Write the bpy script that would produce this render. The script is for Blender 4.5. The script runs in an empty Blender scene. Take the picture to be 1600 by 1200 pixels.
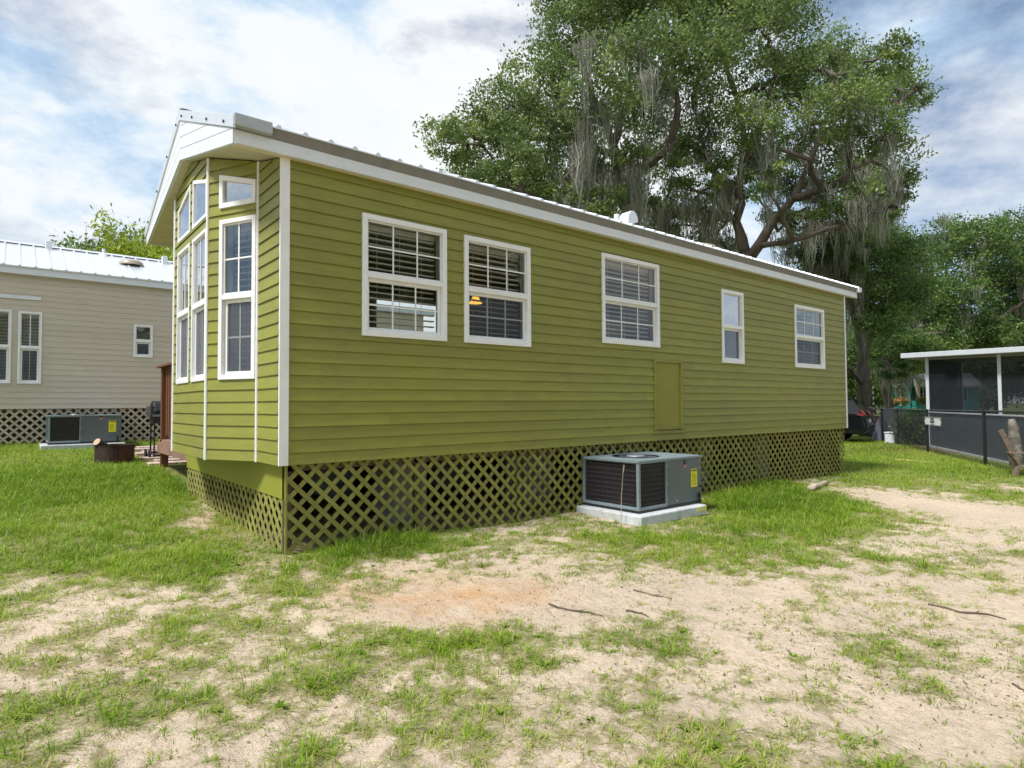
import bpy, math, random
import numpy as np
from mathutils import Matrix, Vector
random.seed(7); rng = np.random.default_rng(7)
scene = bpy.context.scene
COL = scene.collection

# ------------------------------------------------------------------ camera
FPX = 959.72
yaw, pit, rol = [math.radians(a) for a in (50.74, 1.928, -.349)]
CAM = np.array([-1.683, -5.022, 1.34])
_F = np.array([math.cos(yaw), math.sin(yaw), 0.]); _R = np.array([_F[1], -_F[0], 0.]); _U = np.array([0, 0, 1.])
F2 = _F*math.cos(pit) + _U*math.sin(pit); U2 = -_F*math.sin(pit) + _U*math.cos(pit)
R3 = _R*math.cos(rol) + U2*math.sin(rol); U3 = -_R*math.sin(rol) + U2*math.cos(rol)
cam = bpy.data.cameras.new('camera'); cam.sensor_width = 36; cam.lens = FPX/1600*36; cam.clip_end = 2000; cam.clip_start = .05
co = bpy.data.objects.new('camera', cam); COL.objects.link(co)
co.matrix_world = Matrix(((R3[0], U3[0], -F2[0], CAM[0]), (R3[1], U3[1], -F2[1], CAM[1]), (R3[2], U3[2], -F2[2], CAM[2]), (0, 0, 0, 1)))
scene.camera = co

# ------------------------------------------------------------------ sky, sun, exposure
SUN_EL = 58; SUN_AZ = math.atan2(-.03, -1.)          # direction the light comes from
SKY_OFF = (4.6447, -6.8761, -4.5650)
w = bpy.data.worlds.new('World'); scene.world = w; w.use_nodes = True
nt = w.node_tree; nt.nodes.clear()
def N(nt, typ, **kw):
    n = nt.nodes.new(typ)
    for k, v in kw.items():
        if k.startswith('i_'):
            key = k[2:]; key = int(key) if key.isdigit() else key.replace('_', ' ')
            n.inputs[key].default_value = v
        else: setattr(n, k, v)
    return n
def ramp(nt, stops, interp='LINEAR'):
    r = nt.nodes.new('ShaderNodeValToRGB'); r.color_ramp.interpolation = interp
    e = r.color_ramp.elements
    while len(e) < len(stops): e.new(.5)
    for el, (p, c) in zip(e, stops): el.position = p; el.color = (*c, 1) if len(c) == 3 else c
    return r
L_ = nt.links.new
sky = N(nt, 'ShaderNodeTexSky', sky_type='NISHITA', sun_disc=False)
sky.sun_elevation = math.radians(SUN_EL); sky.sun_rotation = math.pi/2 - SUN_AZ
sky.air_density = 1.0; sky.dust_density = 2.0; sky.ozone_density = 2.0
tc = N(nt, 'ShaderNodeTexCoord'); sep = N(nt, 'ShaderNodeSeparateXYZ'); L_(tc.outputs['Generated'], sep.inputs[0])
mpz = N(nt, 'ShaderNodeMapping'); mpz.inputs['Scale'].default_value = (1, 1, 2.1); mpz.inputs['Location'].default_value = (SKY_OFF[0], SKY_OFF[1], SKY_OFF[2]); L_(tc.outputs['Generated'], mpz.inputs[0])
n1 = N(nt, 'ShaderNodeTexNoise', i_Scale=1.9, i_Detail=12.0, i_Roughness=.60, i_Distortion=.1); L_(mpz.outputs[0], n1.inputs[0])
n2 = N(nt, 'ShaderNodeTexNoise', i_Scale=2.6, i_Detail=12.0, i_Roughness=.60, i_Distortion=.08)
mp2 = N(nt, 'ShaderNodeMapping'); mp2.inputs['Location'].default_value = (9.3, 5.2, 2.); L_(mpz.outputs[0], mp2.inputs[0]); L_(mp2.outputs[0], n2.inputs[0])
cover = ramp(nt, [(.34, (0, 0, 0)), (.50, (1, 1, 1))]); L_(n1.outputs[0], cover.inputs[0])
tone = ramp(nt, [(.35, (2.3, 3.3, 4.6)), (.42, (3.4, 4.6, 6.0)), (.47, (4.7, 5.6, 6.5)), (.52, (6.1, 6.45, 6.7)), (.66, (6.6, 6.7, 6.8))]); L_(n2.outputs[0], tone.inputs[0])
mixc = N(nt, 'ShaderNodeMixRGB'); L_(cover.outputs[0], mixc.inputs[0]); L_(sky.outputs[0], mixc.inputs[1]); L_(tone.outputs[0], mixc.inputs[2])
bg = N(nt, 'ShaderNodeBackground', i_Strength=.085); L_(mixc.outputs[0], bg.inputs[0])
wo = N(nt, 'ShaderNodeOutputWorld'); L_(bg.outputs[0], wo.inputs[0])
sl = bpy.data.lights.new('sun', 'SUN'); sl.energy = 2.9; sl.angle = math.radians(10); sl.color = (1, .975, .94)
so = bpy.data.objects.new('sun', sl); COL.objects.link(so)
sd = Vector((math.cos(SUN_AZ)*math.cos(math.radians(SUN_EL)), math.sin(SUN_AZ)*math.cos(math.radians(SUN_EL)), math.sin(math.radians(SUN_EL))))
so.rotation_euler = sd.to_track_quat('Z', 'Y').to_euler(); so.location = (0, 0, 30)
vs = scene.view_settings; vs.view_transform = 'Standard'; vs.look = 'None'; vs.gamma = 1; vs.exposure = .82; vs.use_curve_mapping = False

# ------------------------------------------------------------------ geometry from the picture: rays, ground
def ray(x, y): return F2 + R3*(x-800)/FPX - U3*(y-600)/FPX
def at(x, y, d): return CAM + ray(x, y)*d                       # pixel + distance along the view axis
def onplane(x, y, ax, v): r = ray(x, y); return CAM + r*((v-CAM[ax])/r[ax])
def onvert(x, y, P, d):                                          # on a vertical plane through P with direction d
    n = np.array([-d[1], d[0], 0]); r = ray(x, y); return CAM + r*(((np.array(P)-CAM)@n)/(r@n))
def proj(P):
    d = np.asarray(P, float)-CAM; k = d@F2; k = np.where(k < .05, np.nan, k)
    return 800+FPX*(d@R3)/k, 600-FPX*(d@U3)/k
def sstep(a, b, x): t = np.clip((x-a)/(b-a), 0, 1); return t*t*(3-2*t)
def hash2(i, j, s): 
    v = np.sin(i*127.1+j*311.7+s*74.7)*43758.5453; return v-np.floor(v)
def vnoise(x, y, s=0):
    i = np.floor(x); j = np.floor(y); u = x-i; v = y-j; u = u*u*(3-2*u); v = v*v*(3-2*v)
    return (hash2(i, j, s)*(1-u)+hash2(i+1, j, s)*u)*(1-v)+(hash2(i, j+1, s)*(1-u)+hash2(i+1, j+1, s)*u)*v
def fbm(x, y, s=0, o=4):
    r = 0; a = .5; t = 0
    for k in range(o): r = r+a*vnoise(x*2**k, y*2**k, s+k*3); t += a; a *= .55
    return r/t
def gz0(x, y):
    x = np.asarray(x, float); y = np.asarray(y, float)
    yy = np.where(y < 0, .012*np.maximum(y, -8), np.where(y < 3.4, .03*y, .102+.068*(np.minimum(y, 10)-3.4)))
    yy = np.where(y > 0, yy*(1-sstep(5, 13, x)), yy)
    return .13-.0128*np.clip(x, -6, 18)+yy
def gz(x, y):
    x = np.asarray(x, float); y = np.asarray(y, float)
    r = np.hypot(x-CAM[0], y-CAM[1]); near = 1-sstep(6, 22, r)
    return gz0(x, y)+near*(.05*(fbm(x*.9, y*.9, 1, 3)-.5)+.05*(fbm(x*4, y*4, 5, 3)-.5)+.020*(fbm(x*14, y*14, 8, 2)-.5))
def gpf(x, y, k):                                               # ground point, k metres further along the ray
    P = gp(x, y); d = np.linalg.norm((P-CAM)[:2]); Q = CAM+(P-CAM)*(1+k/d); Q[2] = float(gz0(Q[0], Q[1])); return Q
def gp(x, y):                                                    # pixel to ground point
    z = .1
    for _ in range(60):
        r = ray(x, y); P = CAM+r*((z-CAM[2])/r[2]); z = .6*z+.4*float(gz0(P[0], P[1]))
    return P

# ------------------------------------------------------------------ mesh helpers
def np_mesh(name, V, F):
    V = np.asarray(V, np.float32); F = np.asarray(F, np.int32); k = F.shape[1]
    me = bpy.data.meshes.new(name); me.vertices.add(len(V)); me.vertices.foreach_set('co', V.ravel())
    me.loops.add(F.size); me.loops.foreach_set('vertex_index', F.ravel())
    me.polygons.add(len(F)); me.polygons.foreach_set('loop_start', np.arange(0, F.size, k, dtype=np.int32))
    me.polygons.foreach_set('loop_total', np.full(len(F), k, np.int32)); me.update(calc_edges=True); return me
def attr(me, name, vals):
    a = me.attributes.new(name, 'FLOAT', 'POINT'); a.data.foreach_set('value', np.asarray(vals, np.float32))
class MB:
    def __init__(s): s.v = []; s.f = []
    def add(s, vs, fs):
        b = len(s.v); s.v += [tuple(map(float, v)) for v in vs]; s.f += [tuple(b+i for i in f) for f in fs]; return s
    def box(s, c, size, M=None):
        x, y, z = [a/2 for a in size]; c = np.array(c, float)
        vs = [np.array((i*x, j*y, k*z)) for k in (-1, 1) for j in (-1, 1) for i in (-1, 1)]
        if M is not None: vs = [np.array(M) @ v for v in vs]
        return s.add([c+v for v in vs], [(0, 2, 3, 1), (4, 5, 7, 6), (0, 1, 5, 4), (2, 6, 7, 3), (0, 4, 6, 2), (1, 3, 7, 5)])
    def bb(s, a, b): a = np.array(a, float); b = np.array(b, float); return s.box((a+b)/2, np.abs(b-a))
    def bar(s, a, b, wd, th, up=(0, 0, 1)):                     # box beam from a to b
        a = np.array(a, float); b = np.array(b, float); d = b-a; l = np.linalg.norm(d); d /= l
        u = np.array(up, float); u = u-d*(u@d)
        if np.linalg.norm(u) < 1e-4: u = np.array((1., 0, 0)); u = u-d*(u@d)
        u /= np.linalg.norm(u); sd_ = np.cross(u, d)
        return s.box((a+b)/2, (l, wd, th), np.column_stack([d, sd_, u]))
    def tube(s, path, rad, n=8, cap=True):
        path = [np.array(p, float) for p in path]; m = len(path)
        if not hasattr(rad, '__len__'): rad = [rad]*m
        b = len(s.v); prev = None
        for i, p in enumerate(path):
            d = path[min(i+1, m-1)]-path[max(i-1, 0)]; d = d/(np.linalg.norm(d)+1e-9)
            if prev is None: u = np.cross(d, (0, 0, 1.) if abs(d[2]) < .9 else (1., 0, 0))
            else: u = prev-d*(prev@d)
            u = u/(np.linalg.norm(u)+1e-9); prev = u; q = np.cross(d, u)
            for k in range(n):
                a = 2*math.pi*k/n; s.v.append(tuple(p+rad[i]*(math.cos(a)*u+math.sin(a)*q)))
        for i in range(m-1):
            for k in range(n):
                s.f.append((b+i*n+k, b+i*n+(k+1) % n, b+(i+1)*n+(k+1) % n, b+(i+1)*n+k))
        if cap: s.f.append(tuple(b+k for k in range(n))[::-1]); s.f.append(tuple(b+(m-1)*n+k for k in range(n)))
        return s
    def prism(s, poly, vec):
        poly = [np.array(p, float) for p in poly]; v = np.array(vec, float); n = len(poly)
        return s.add(poly+[p+v for p in poly], [tuple(range(n))[::-1], tuple(range(n, 2*n))]+[(i, (i+1) % n, n+(i+1) % n, n+i) for i in range(n)])
    def lathe(s, prof, c, n=24):
        b = len(s.v)
        for (r, z) in prof:
            for k in range(n): a = 2*math.pi*k/n; s.v.append((c[0]+r*math.cos(a), c[1]+r*math.sin(a), c[2]+z))
        for i in range(len(prof)-1):
            for k in range(n): s.f.append((b+i*n+k, b+i*n+(k+1) % n, b+(i+1)*n+(k+1) % n, b+(i+1)*n+k))
        return s
    def build(s, name, m, parent=None, bevel=0, smooth=False, kind=None):
        off = np.array(parent['_o']) if parent is not None and '_o' in parent else np.zeros(3)
        me = bpy.data.meshes.new(name); me.from_pydata([tuple(np.array(v)-off) for v in s.v], [], s.f); me.update()
        if smooth: me.polygons.foreach_set('use_smooth', [True]*len(me.polygons))
        return link(name, me, m, parent, bevel, kind)
def link(name, me, m, parent=None, bevel=0, kind=None):
    o = bpy.data.objects.new(name, me)
    if m is not None and not me.materials: me.materials.append(m)
    COL.objects.link(o); o.parent = parent
    if parent is not None and '_o' in parent: o['_o'] = list(parent['_o'])
    if bevel: b = o.modifiers.new('bevel', 'BEVEL'); b.width = bevel; b.segments = 2; b.limit_method = 'ANGLE'
    if kind: o['kind'] = kind
    return o
def thing(name, loc, label, cat, group=None):
    o = bpy.data.objects.new(name, None); o.empty_display_size = .2; COL.objects.link(o); o.location = loc
    o['label'] = label; o['category'] = cat; o['_o'] = [float(a) for a in loc]
    if group: o['group'] = group
    return o
def tag(o, label, cat, group=None):
    o['label'] = label; o['category'] = cat
    if group: o['group'] = group
    return o
def dup(root, loc, rz, label, group=None, sc=1):
    r = root.copy(); COL.objects.link(r); r.location = loc; r.rotation_euler = (0, 0, rz); r.scale = (sc,)*3; r['label'] = label
    if group: r['group'] = group
    for ch in list(root.children):
        c = ch.copy(); COL.objects.link(c); c.parent = r
        for g in list(ch.children): d = g.copy(); COL.objects.link(d); d.parent = c
    return r

# ------------------------------------------------------------------ materials
MATS = {}
def mat(name, col, rough=.6, metal=0., var=.12, ns=6., bump=0., bs=60., rnd=.06, spec=.5, stretch=None, dirt=None, dirt_amt=.4, dirt_scale=2.5):
    m = bpy.data.materials.new(name); m.use_nodes = True; t = m.node_tree; l = t.links.new
    p = t.nodes['Principled BSDF']; p.inputs['Roughness'].default_value = rough; p.inputs['Metallic'].default_value = metal
    p.inputs['Specular IOR Level'].default_value = spec
    tcn = N(t, 'ShaderNodeTexCoord'); src = tcn.outputs['Object']
    if stretch: mpn = N(t, 'ShaderNodeMapping'); mpn.inputs['Scale'].default_value = stretch; l(src, mpn.inputs[0]); src = mpn.outputs[0]
    n = N(t, 'ShaderNodeTexNoise', i_Scale=ns, i_Detail=6., i_Roughness=.6); l(src, n.inputs[0])
    oi = N(t, 'ShaderNodeObjectInfo')
    a = N(t, 'ShaderNodeMapRange'); a.inputs[3].default_value = 1-var; a.inputs[4].default_value = 1+var; l(n.outputs[0], a.inputs[0]); a.inputs[1].default_value = .25; a.inputs[2].default_value = .75
    b = N(t, 'ShaderNodeMapRange'); b.inputs[3].default_value = 1-rnd; b.inputs[4].default_value = 1+rnd; l(oi.outputs['Random'], b.inputs[0])
    mu = N(t, 'ShaderNodeMath', operation='MULTIPLY'); l(a.outputs[0], mu.inputs[0]); l(b.outputs[0], mu.inputs[1])
    sc = N(t, 'ShaderNodeVectorMath', operation='SCALE'); sc.inputs[0].default_value = col[:3]; l(mu.outputs[0], sc.inputs['Scale'])
    out = sc.outputs[0]
    if dirt:
        n3 = N(t, 'ShaderNodeTexNoise', i_Scale=dirt_scale, i_Detail=8., i_Roughness=.65); l(tcn.outputs['Object'], n3.inputs[0])
        r3 = ramp(t, [(.48, (0, 0, 0)), (.75, (dirt_amt,)*3)]); l(n3.outputs[0], r3.inputs[0])
        mx = N(t, 'ShaderNodeMixRGB'); l(r3.outputs[0], mx.inputs[0]); l(out, mx.inputs[1]); mx.inputs[2].default_value = (*dirt, 1); out = mx.outputs[0]
    l(out, p.inputs['Base Color'])
    if bump:
        nb = N(t, 'ShaderNodeTexNoise', i_Scale=bs, i_Detail=5.); l(src, nb.inputs[0])
        bn = N(t, 'ShaderNodeBump', i_Strength=bump, i_Distance=.01); l(nb.outputs[0], bn.inputs['Height']); l(bn.outputs[0], p.inputs['Normal'])
    MATS[name] = m; return m
GREEN = (.222, .230, .036)
M_sid = mat('olive_paint', GREEN, .55, var=.13, ns=3, bump=.12, bs=40, rnd=.075, stretch=(1, 1, 6), dirt=(.185, .165, .06), dirt_amt=.5, dirt_scale=1.3)
M_lath = mat('olive_lath', (.235, .235, .052), .75, var=.22, ns=9, rnd=.2, bump=.2, dirt=(.20, .165, .08), dirt_amt=.6, dirt_scale=2.2)
M_panel = mat('olive_panel', (.27, .28, .04), .5, var=.06, ns=2, rnd=.02, bump=.05)
M_hatch = mat('olive_hatch', (.235, .225, .02), .5, var=.08, ns=3)
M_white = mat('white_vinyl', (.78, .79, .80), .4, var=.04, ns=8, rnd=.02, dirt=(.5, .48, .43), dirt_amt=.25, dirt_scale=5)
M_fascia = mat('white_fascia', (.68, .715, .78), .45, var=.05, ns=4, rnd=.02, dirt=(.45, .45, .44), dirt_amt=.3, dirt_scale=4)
M_soffit = mat('cream_soffit', (.60, .57, .43), .6, var=.08, ns=5, dirt=(.33, .3, .2), dirt_amt=.4)
M_shea = mat('brown_sheathing', (.13, .085, .05), .8, var=.2)
M_int = mat('interior_wall', (.32, .25, .17), .8, var=.1)
M_roof = mat('galvalume_roof', (.74, .77, .80), .32, metal=.55, var=.06, ns=5, rnd=.03)
M_drip = mat('drip_metal', (.20, .20, .195), .6, metal=.1, var=.15, ns=4, stretch=(3, 1, 1))
M_gut = mat('dull_flashing', (.42, .44, .46), .5, metal=.3)
M_dark = mat('dark_screw', (.03, .03, .035), .6)
M_slat = mat('blind_slat', (.86, .84, .80), .5, var=.04)
M_post = mat('old_post', (.09, .075, .04), .85, var=.3, bump=.3)
M_conc = mat('concrete', (.50, .53, .54), .85, var=.16, ns=7, bump=.35, bs=50, dirt=(.23, .20, .15), dirt_amt=.75, dirt_scale=4)
M_acgrey = mat('ac_grey', (.125, .15, .17), .42, metal=.2, var=.08, ns=4, dirt=(.2, .19, .16), dirt_amt=.25)
M_acframe = mat('ac_frame', (.22, .27, .30), .45, metal=.2, var=.1, ns=6)
M_wire = mat('ac_wire', (.05, .05, .055), .4)
M_coil = mat('ac_coil', (.016, .012, .014), .6, var=.4, ns=14)
M_black = mat('black_metal', (.012, .012, .014), .45, var=.2)
M_yel = mat('yellow_sticker', (.78, .70, .02), .5, var=.03, rnd=0)
M_red = mat('red_paint', (.45, .03, .03), .4)
M_pink = mat('logo_pink', (.55, .18, .24), .5)
M_tan = mat('tan_siding', (.51, .46, .375), .6, var=.06, ns=4, rnd=.04, stretch=(1, 1, 5))
M_tanlath = mat('tan_lath', (.48, .425, .33), .75, var=.16, rnd=.1)
M_rust = mat('rusty_steel', (.042, .022, .019), .85, metal=.2, var=.45, ns=9, bump=.4, dirt=(.16, .06, .03), dirt_amt=.8)
M_log = mat('log_bark', (.09, .065, .045), .9, var=.35, bump=.6)
M_logend = mat('log_end', (.48, .34, .22), .8, var=.2)
M_cedar = mat('stained_cedar', (.15, .055, .022), .6, var=.35, ns=5, rnd=.2, stretch=(8, 8, .8), bump=.15)
M_deck = mat('weathered_deck', (.26, .15, .10), .8, var=.35, ns=6, rnd=.15, bump=.25)
M_pav = mat('pink_paver', (.50, .37, .32), .85, var=.15, ns=10, rnd=.14, bump=.3)
M_weath = mat('weathered_wood', (.17, .125, .09), .85, var=.4, ns=7, stretch=(1, 1, 4), bump=.4, dirt=(.33, .31, .27), dirt_amt=.6)
M_lich = mat('lichen_bark', (.22, .19, .15), .95, var=.4, ns=12, bump=.8, dirt=(.62, .60, .52), dirt_amt=1., dirt_scale=9)
M_bark = mat('oak_bark', (.085, .068, .052), .95, var=.45, ns=3, bump=.9, bs=14, stretch=(2, 2, .6), dirt=(.16, .15, .12), dirt_amt=.6, dirt_scale=1.3)
M_car = mat('black_car_paint', (.008, .010, .014), .12, metal=.2, var=.05, spec=.8)
M_carglass = mat('car_glass', (.01, .014, .018), .05, var=.02, spec=.9)
M_tyre = mat('tyre_rubber', (.015, .015, .015), .85)
M_rim = mat('alloy_rim', (.35, .36, .38), .3, metal=.8)
M_tail = mat('tail_light', (.28, .012, .012), .2)
M_tarp = mat('grey_tarp', (.25, .255, .31), .6, var=.15, ns=3, bump=.3, bs=12)
M_whiteplastic = mat('white_plastic', (.62, .62, .68), .55, var=.08)
M_slate = mat('slate_panel', (.065, .085, .105), .55, var=.1, ns=3)
M_cottage = mat('turquoise_paint', (.045, .34, .32), .6, var=.08)
M_cotdark = mat('teal_trim', (.015, .14, .135), .6)
M_shing = mat('grey_shingle', (.27, .27, .25), .9, var=.25, ns=14, bump=.4)
M_flag1 = mat('flag_red', (.40, .10, .08), .8); M_flag2 = mat('flag_white', (.62, .52, .44), .8)
M_flower = mat('orange_flowers', (.65, .22, .06), .7, var=.4, rnd=.3)
M_stick = mat('dead_stick', (.12, .09, .065), .9, var=.35, ns=20, bump=.3)
M_pale = mat('pale_driftwood', (.42, .36, .27), .9, var=.3, ns=12, bump=.4)
M_yst = mat('yellow_bamboo', (.42, .36, .12), .7, var=.2)
M_dome = mat('tan_skylight', (.36, .31, .25), .4, var=.1)
M_paper = mat('sign_white', (.72, .73, .74), .5, var=.05)
M_porchp = mat('grey_white_aluminium', (.50, .53, .57), .5, var=.06)
M_sofa = mat('porch_furniture', (.05, .045, .045), .8)
def glass(name, tint=(.95, .98, .97), base=.05, refl=1.0):
    m = bpy.data.materials.new(name); m.use_nodes = True; t = m.node_tree; l = t.links.new; t.nodes.clear()
    tr = N(t, 'ShaderNodeBsdfTransparent'); tr.inputs[0].default_value = (*tint, 1)
    gl = N(t, 'ShaderNodeBsdfGlossy'); gl.inputs['Roughness'].default_value = .015
    fr = N(t, 'ShaderNodeFresnel', i_IOR=1.55)
    ad = N(t, 'ShaderNodeMath', operation='MULTIPLY_ADD', i_1=refl, i_2=base); l(fr.outputs[0], ad.inputs[0]); ad.use_clamp = True
    mx = N(t, 'ShaderNodeMixShader'); l(ad.outputs[0], mx.inputs[0]); l(tr.outputs[0], mx.inputs[1]); l(gl.outputs[0], mx.inputs[2])
    nz = N(t, 'ShaderNodeTexNoise', i_Scale=1.3); bn = N(t, 'ShaderNodeBump', i_Strength=.05, i_Distance=.05); l(nz.outputs[0], bn.inputs['Height']); l(bn.outputs[0], gl.inputs['Normal'])
    o = N(t, 'ShaderNodeOutputMaterial'); l(mx.outputs[0], o.inputs[0]); return m
M_glass = glass('window_glass'); M_glass2 = glass('coated_glass', (.6, .66, .68), .55, 1.2); M_glass3 = glass('bay_glass', (.72, .78, .78), .2, 1.1)
def screenmat(name, col, alpha):
    m = bpy.data.materials.new(name); m.use_nodes = True; t = m.node_tree; l = t.links.new; t.nodes.clear()
    tr = N(t, 'ShaderNodeBsdfTransparent'); df = N(t, 'ShaderNodeBsdfDiffuse'); df.inputs[0].default_value = (*col, 1)
    mx = N(t, 'ShaderNodeMixShader'); mx.inputs[0].default_value = alpha; l(tr.outputs[0], mx.inputs[1]); l(df.outputs[0], mx.inputs[2])
    o = N(t, 'ShaderNodeOutputMaterial'); l(mx.outputs[0], o.inputs[0]); return m
M_screen = screenmat('insect_screen', (.10, .115, .14), .45)
M_pscreen = screenmat('porch_screen', (.022, .025, .030), .82)
def leafmat(name, dark, light, yel, trans=.35):
    m = bpy.data.materials.new(name); m.use_nodes = True; t = m.node_tree; l = t.links.new; t.nodes.clear()
    at_ = N(t, 'ShaderNodeAttribute'); at_.attribute_name = 'tint'
    r = ramp(t, [(0, dark), (.6, light), (1, yel)]); l(at_.outputs['Fac'], r.inputs[0])
    df = N(t, 'ShaderNodeBsdfPrincipled'); df.inputs['Roughness'].default_value = .5; df.inputs['Specular IOR Level'].default_value = .35; l(r.outputs[0], df.inputs['Base Color'])
    tl = N(t, 'ShaderNodeBsdfTranslucent'); l(r.outputs[0], tl.inputs[0])
    mx = N(t, 'ShaderNodeMixShader'); mx.inputs[0].default_value = trans; l(df.outputs[0], mx.inputs[1]); l(tl.outputs[0], mx.inputs[2])
    o = N(t, 'ShaderNodeOutputMaterial'); l(mx.outputs[0], o.inputs[0]); return m
M_leaf = leafmat('oak_leaves', (.062, .105, .032), (.175, .255, .072), (.37, .44, .13), .48)
M_leaf2 = leafmat('deep_green_leaves', (.044, .092, .027), (.135, .225, .058), (.30, .39, .09), .48)
M_bam = leafmat('yellow_green_leaves', (.10, .16, .015), (.27, .36, .03), (.5, .55, .08), .45)
M_moss = leafmat('spanish_moss', (.17, .175, .135), (.34, .345, .28), (.52, .525, .45), .45)
M_grass = leafmat('grass_blades', (.095, .185, .010), (.285, .435, .024), (.50, .45, .15), .42)
M_litter = leafmat('leaf_litter', (.07, .045, .028), (.17, .11, .06), (.30, .20, .11), .05)

# ------------------------------------------------------------------ grass cover map (where the lawn is dense, thin or bare)
PATCH = [ # cx, cy, rx, ry, cover, angle
 (60, 780, 520, 105, 1.0, 0), (0, 715, 420, 60, 1.0, 0), (270, 850, 230, 55, .85, 0), (470, 905, 110, 40, .7, 0), (60, 945, 190, 40, .5, 0), (330, 950, 170, 45, .62, 0),
 (330, 800, 60, 22, .3, -30), (170, 1030, 240, 60, .44, 0), (420, 1040, 160, 60, .58, 0), (130, 1150, 230, 50, .52, 0),
 (700, 880, 240, 30, .54, 0), (585, 853, 100, 20, .95, -8), (800, 832, 100, 14, .5, 0), (720, 947, 180, 40, 0., -4), (930, 940, 170, 40, .12, 3), (1080, 930, 170, 38, .22, 5),
 (1250, 800, 180, 62, .95, 0), (1200, 865, 230, 36, .8, 4), (1350, 885, 90, 28, .7, 0), (1000, 838, 90, 18, .6, 0),
 (1420, 782, 130, 13, .04, 8), (1540, 806, 120, 24, .03, 6), (1480, 850, 150, 22, .3, 0), (1500, 725, 260, 32, 1.0, 0), (1560, 770, 60, 10, .6, 0),
 (1390, 950, 280, 62, .24, 6), (1180, 1000, 150, 40, .22, 0), (1530, 1090, 110, 80, .20, 0), (1330, 1140, 100, 36, .22, 0), (1440, 1065, 100, 38, .62, 28), (1560, 890, 90, 16, .4, 0),
 (1160, 1150, 150, 50, .62, 0), (780, 1080, 300, 60, .54, 0), (620, 1015, 190, 30, .68, 0), (620, 1150, 260, 50, .56, 0), (960, 1130, 120, 40, .52, 0)]
def cover_at(x, y):
    z = gz0(x, y); px, py = proj(np.stack([x, y, z], -1)); inv = np.isnan(px)
    px = np.where(inv, -9999, px); py = np.where(inv, 9999, py)
    d = np.full(px.shape, .56)
    d = np.where(py < 735, 1., d)
    for cx, cy, rx, ry, v, an in PATCH:
        a = math.radians(an); u = px-cx; q = py-cy; uu = u*math.cos(a)+q*math.sin(a); qq = -u*math.sin(a)+q*math.cos(a)
        m = np.exp(-((uu/rx)**2+(qq/ry)**2)**1.2); d = d*(1-m)+v*m
    n = fbm(x*1.5, y*1.5, 20, 3)*.30+fbm(x*6, y*6, 30, 3)*.36+fbm(x*17, y*17, 44, 3)*.34
    return np.clip(d+(n-.5)*2.5*(1-np.abs(2*d-1)**2*.75), 0, 1)

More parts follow.
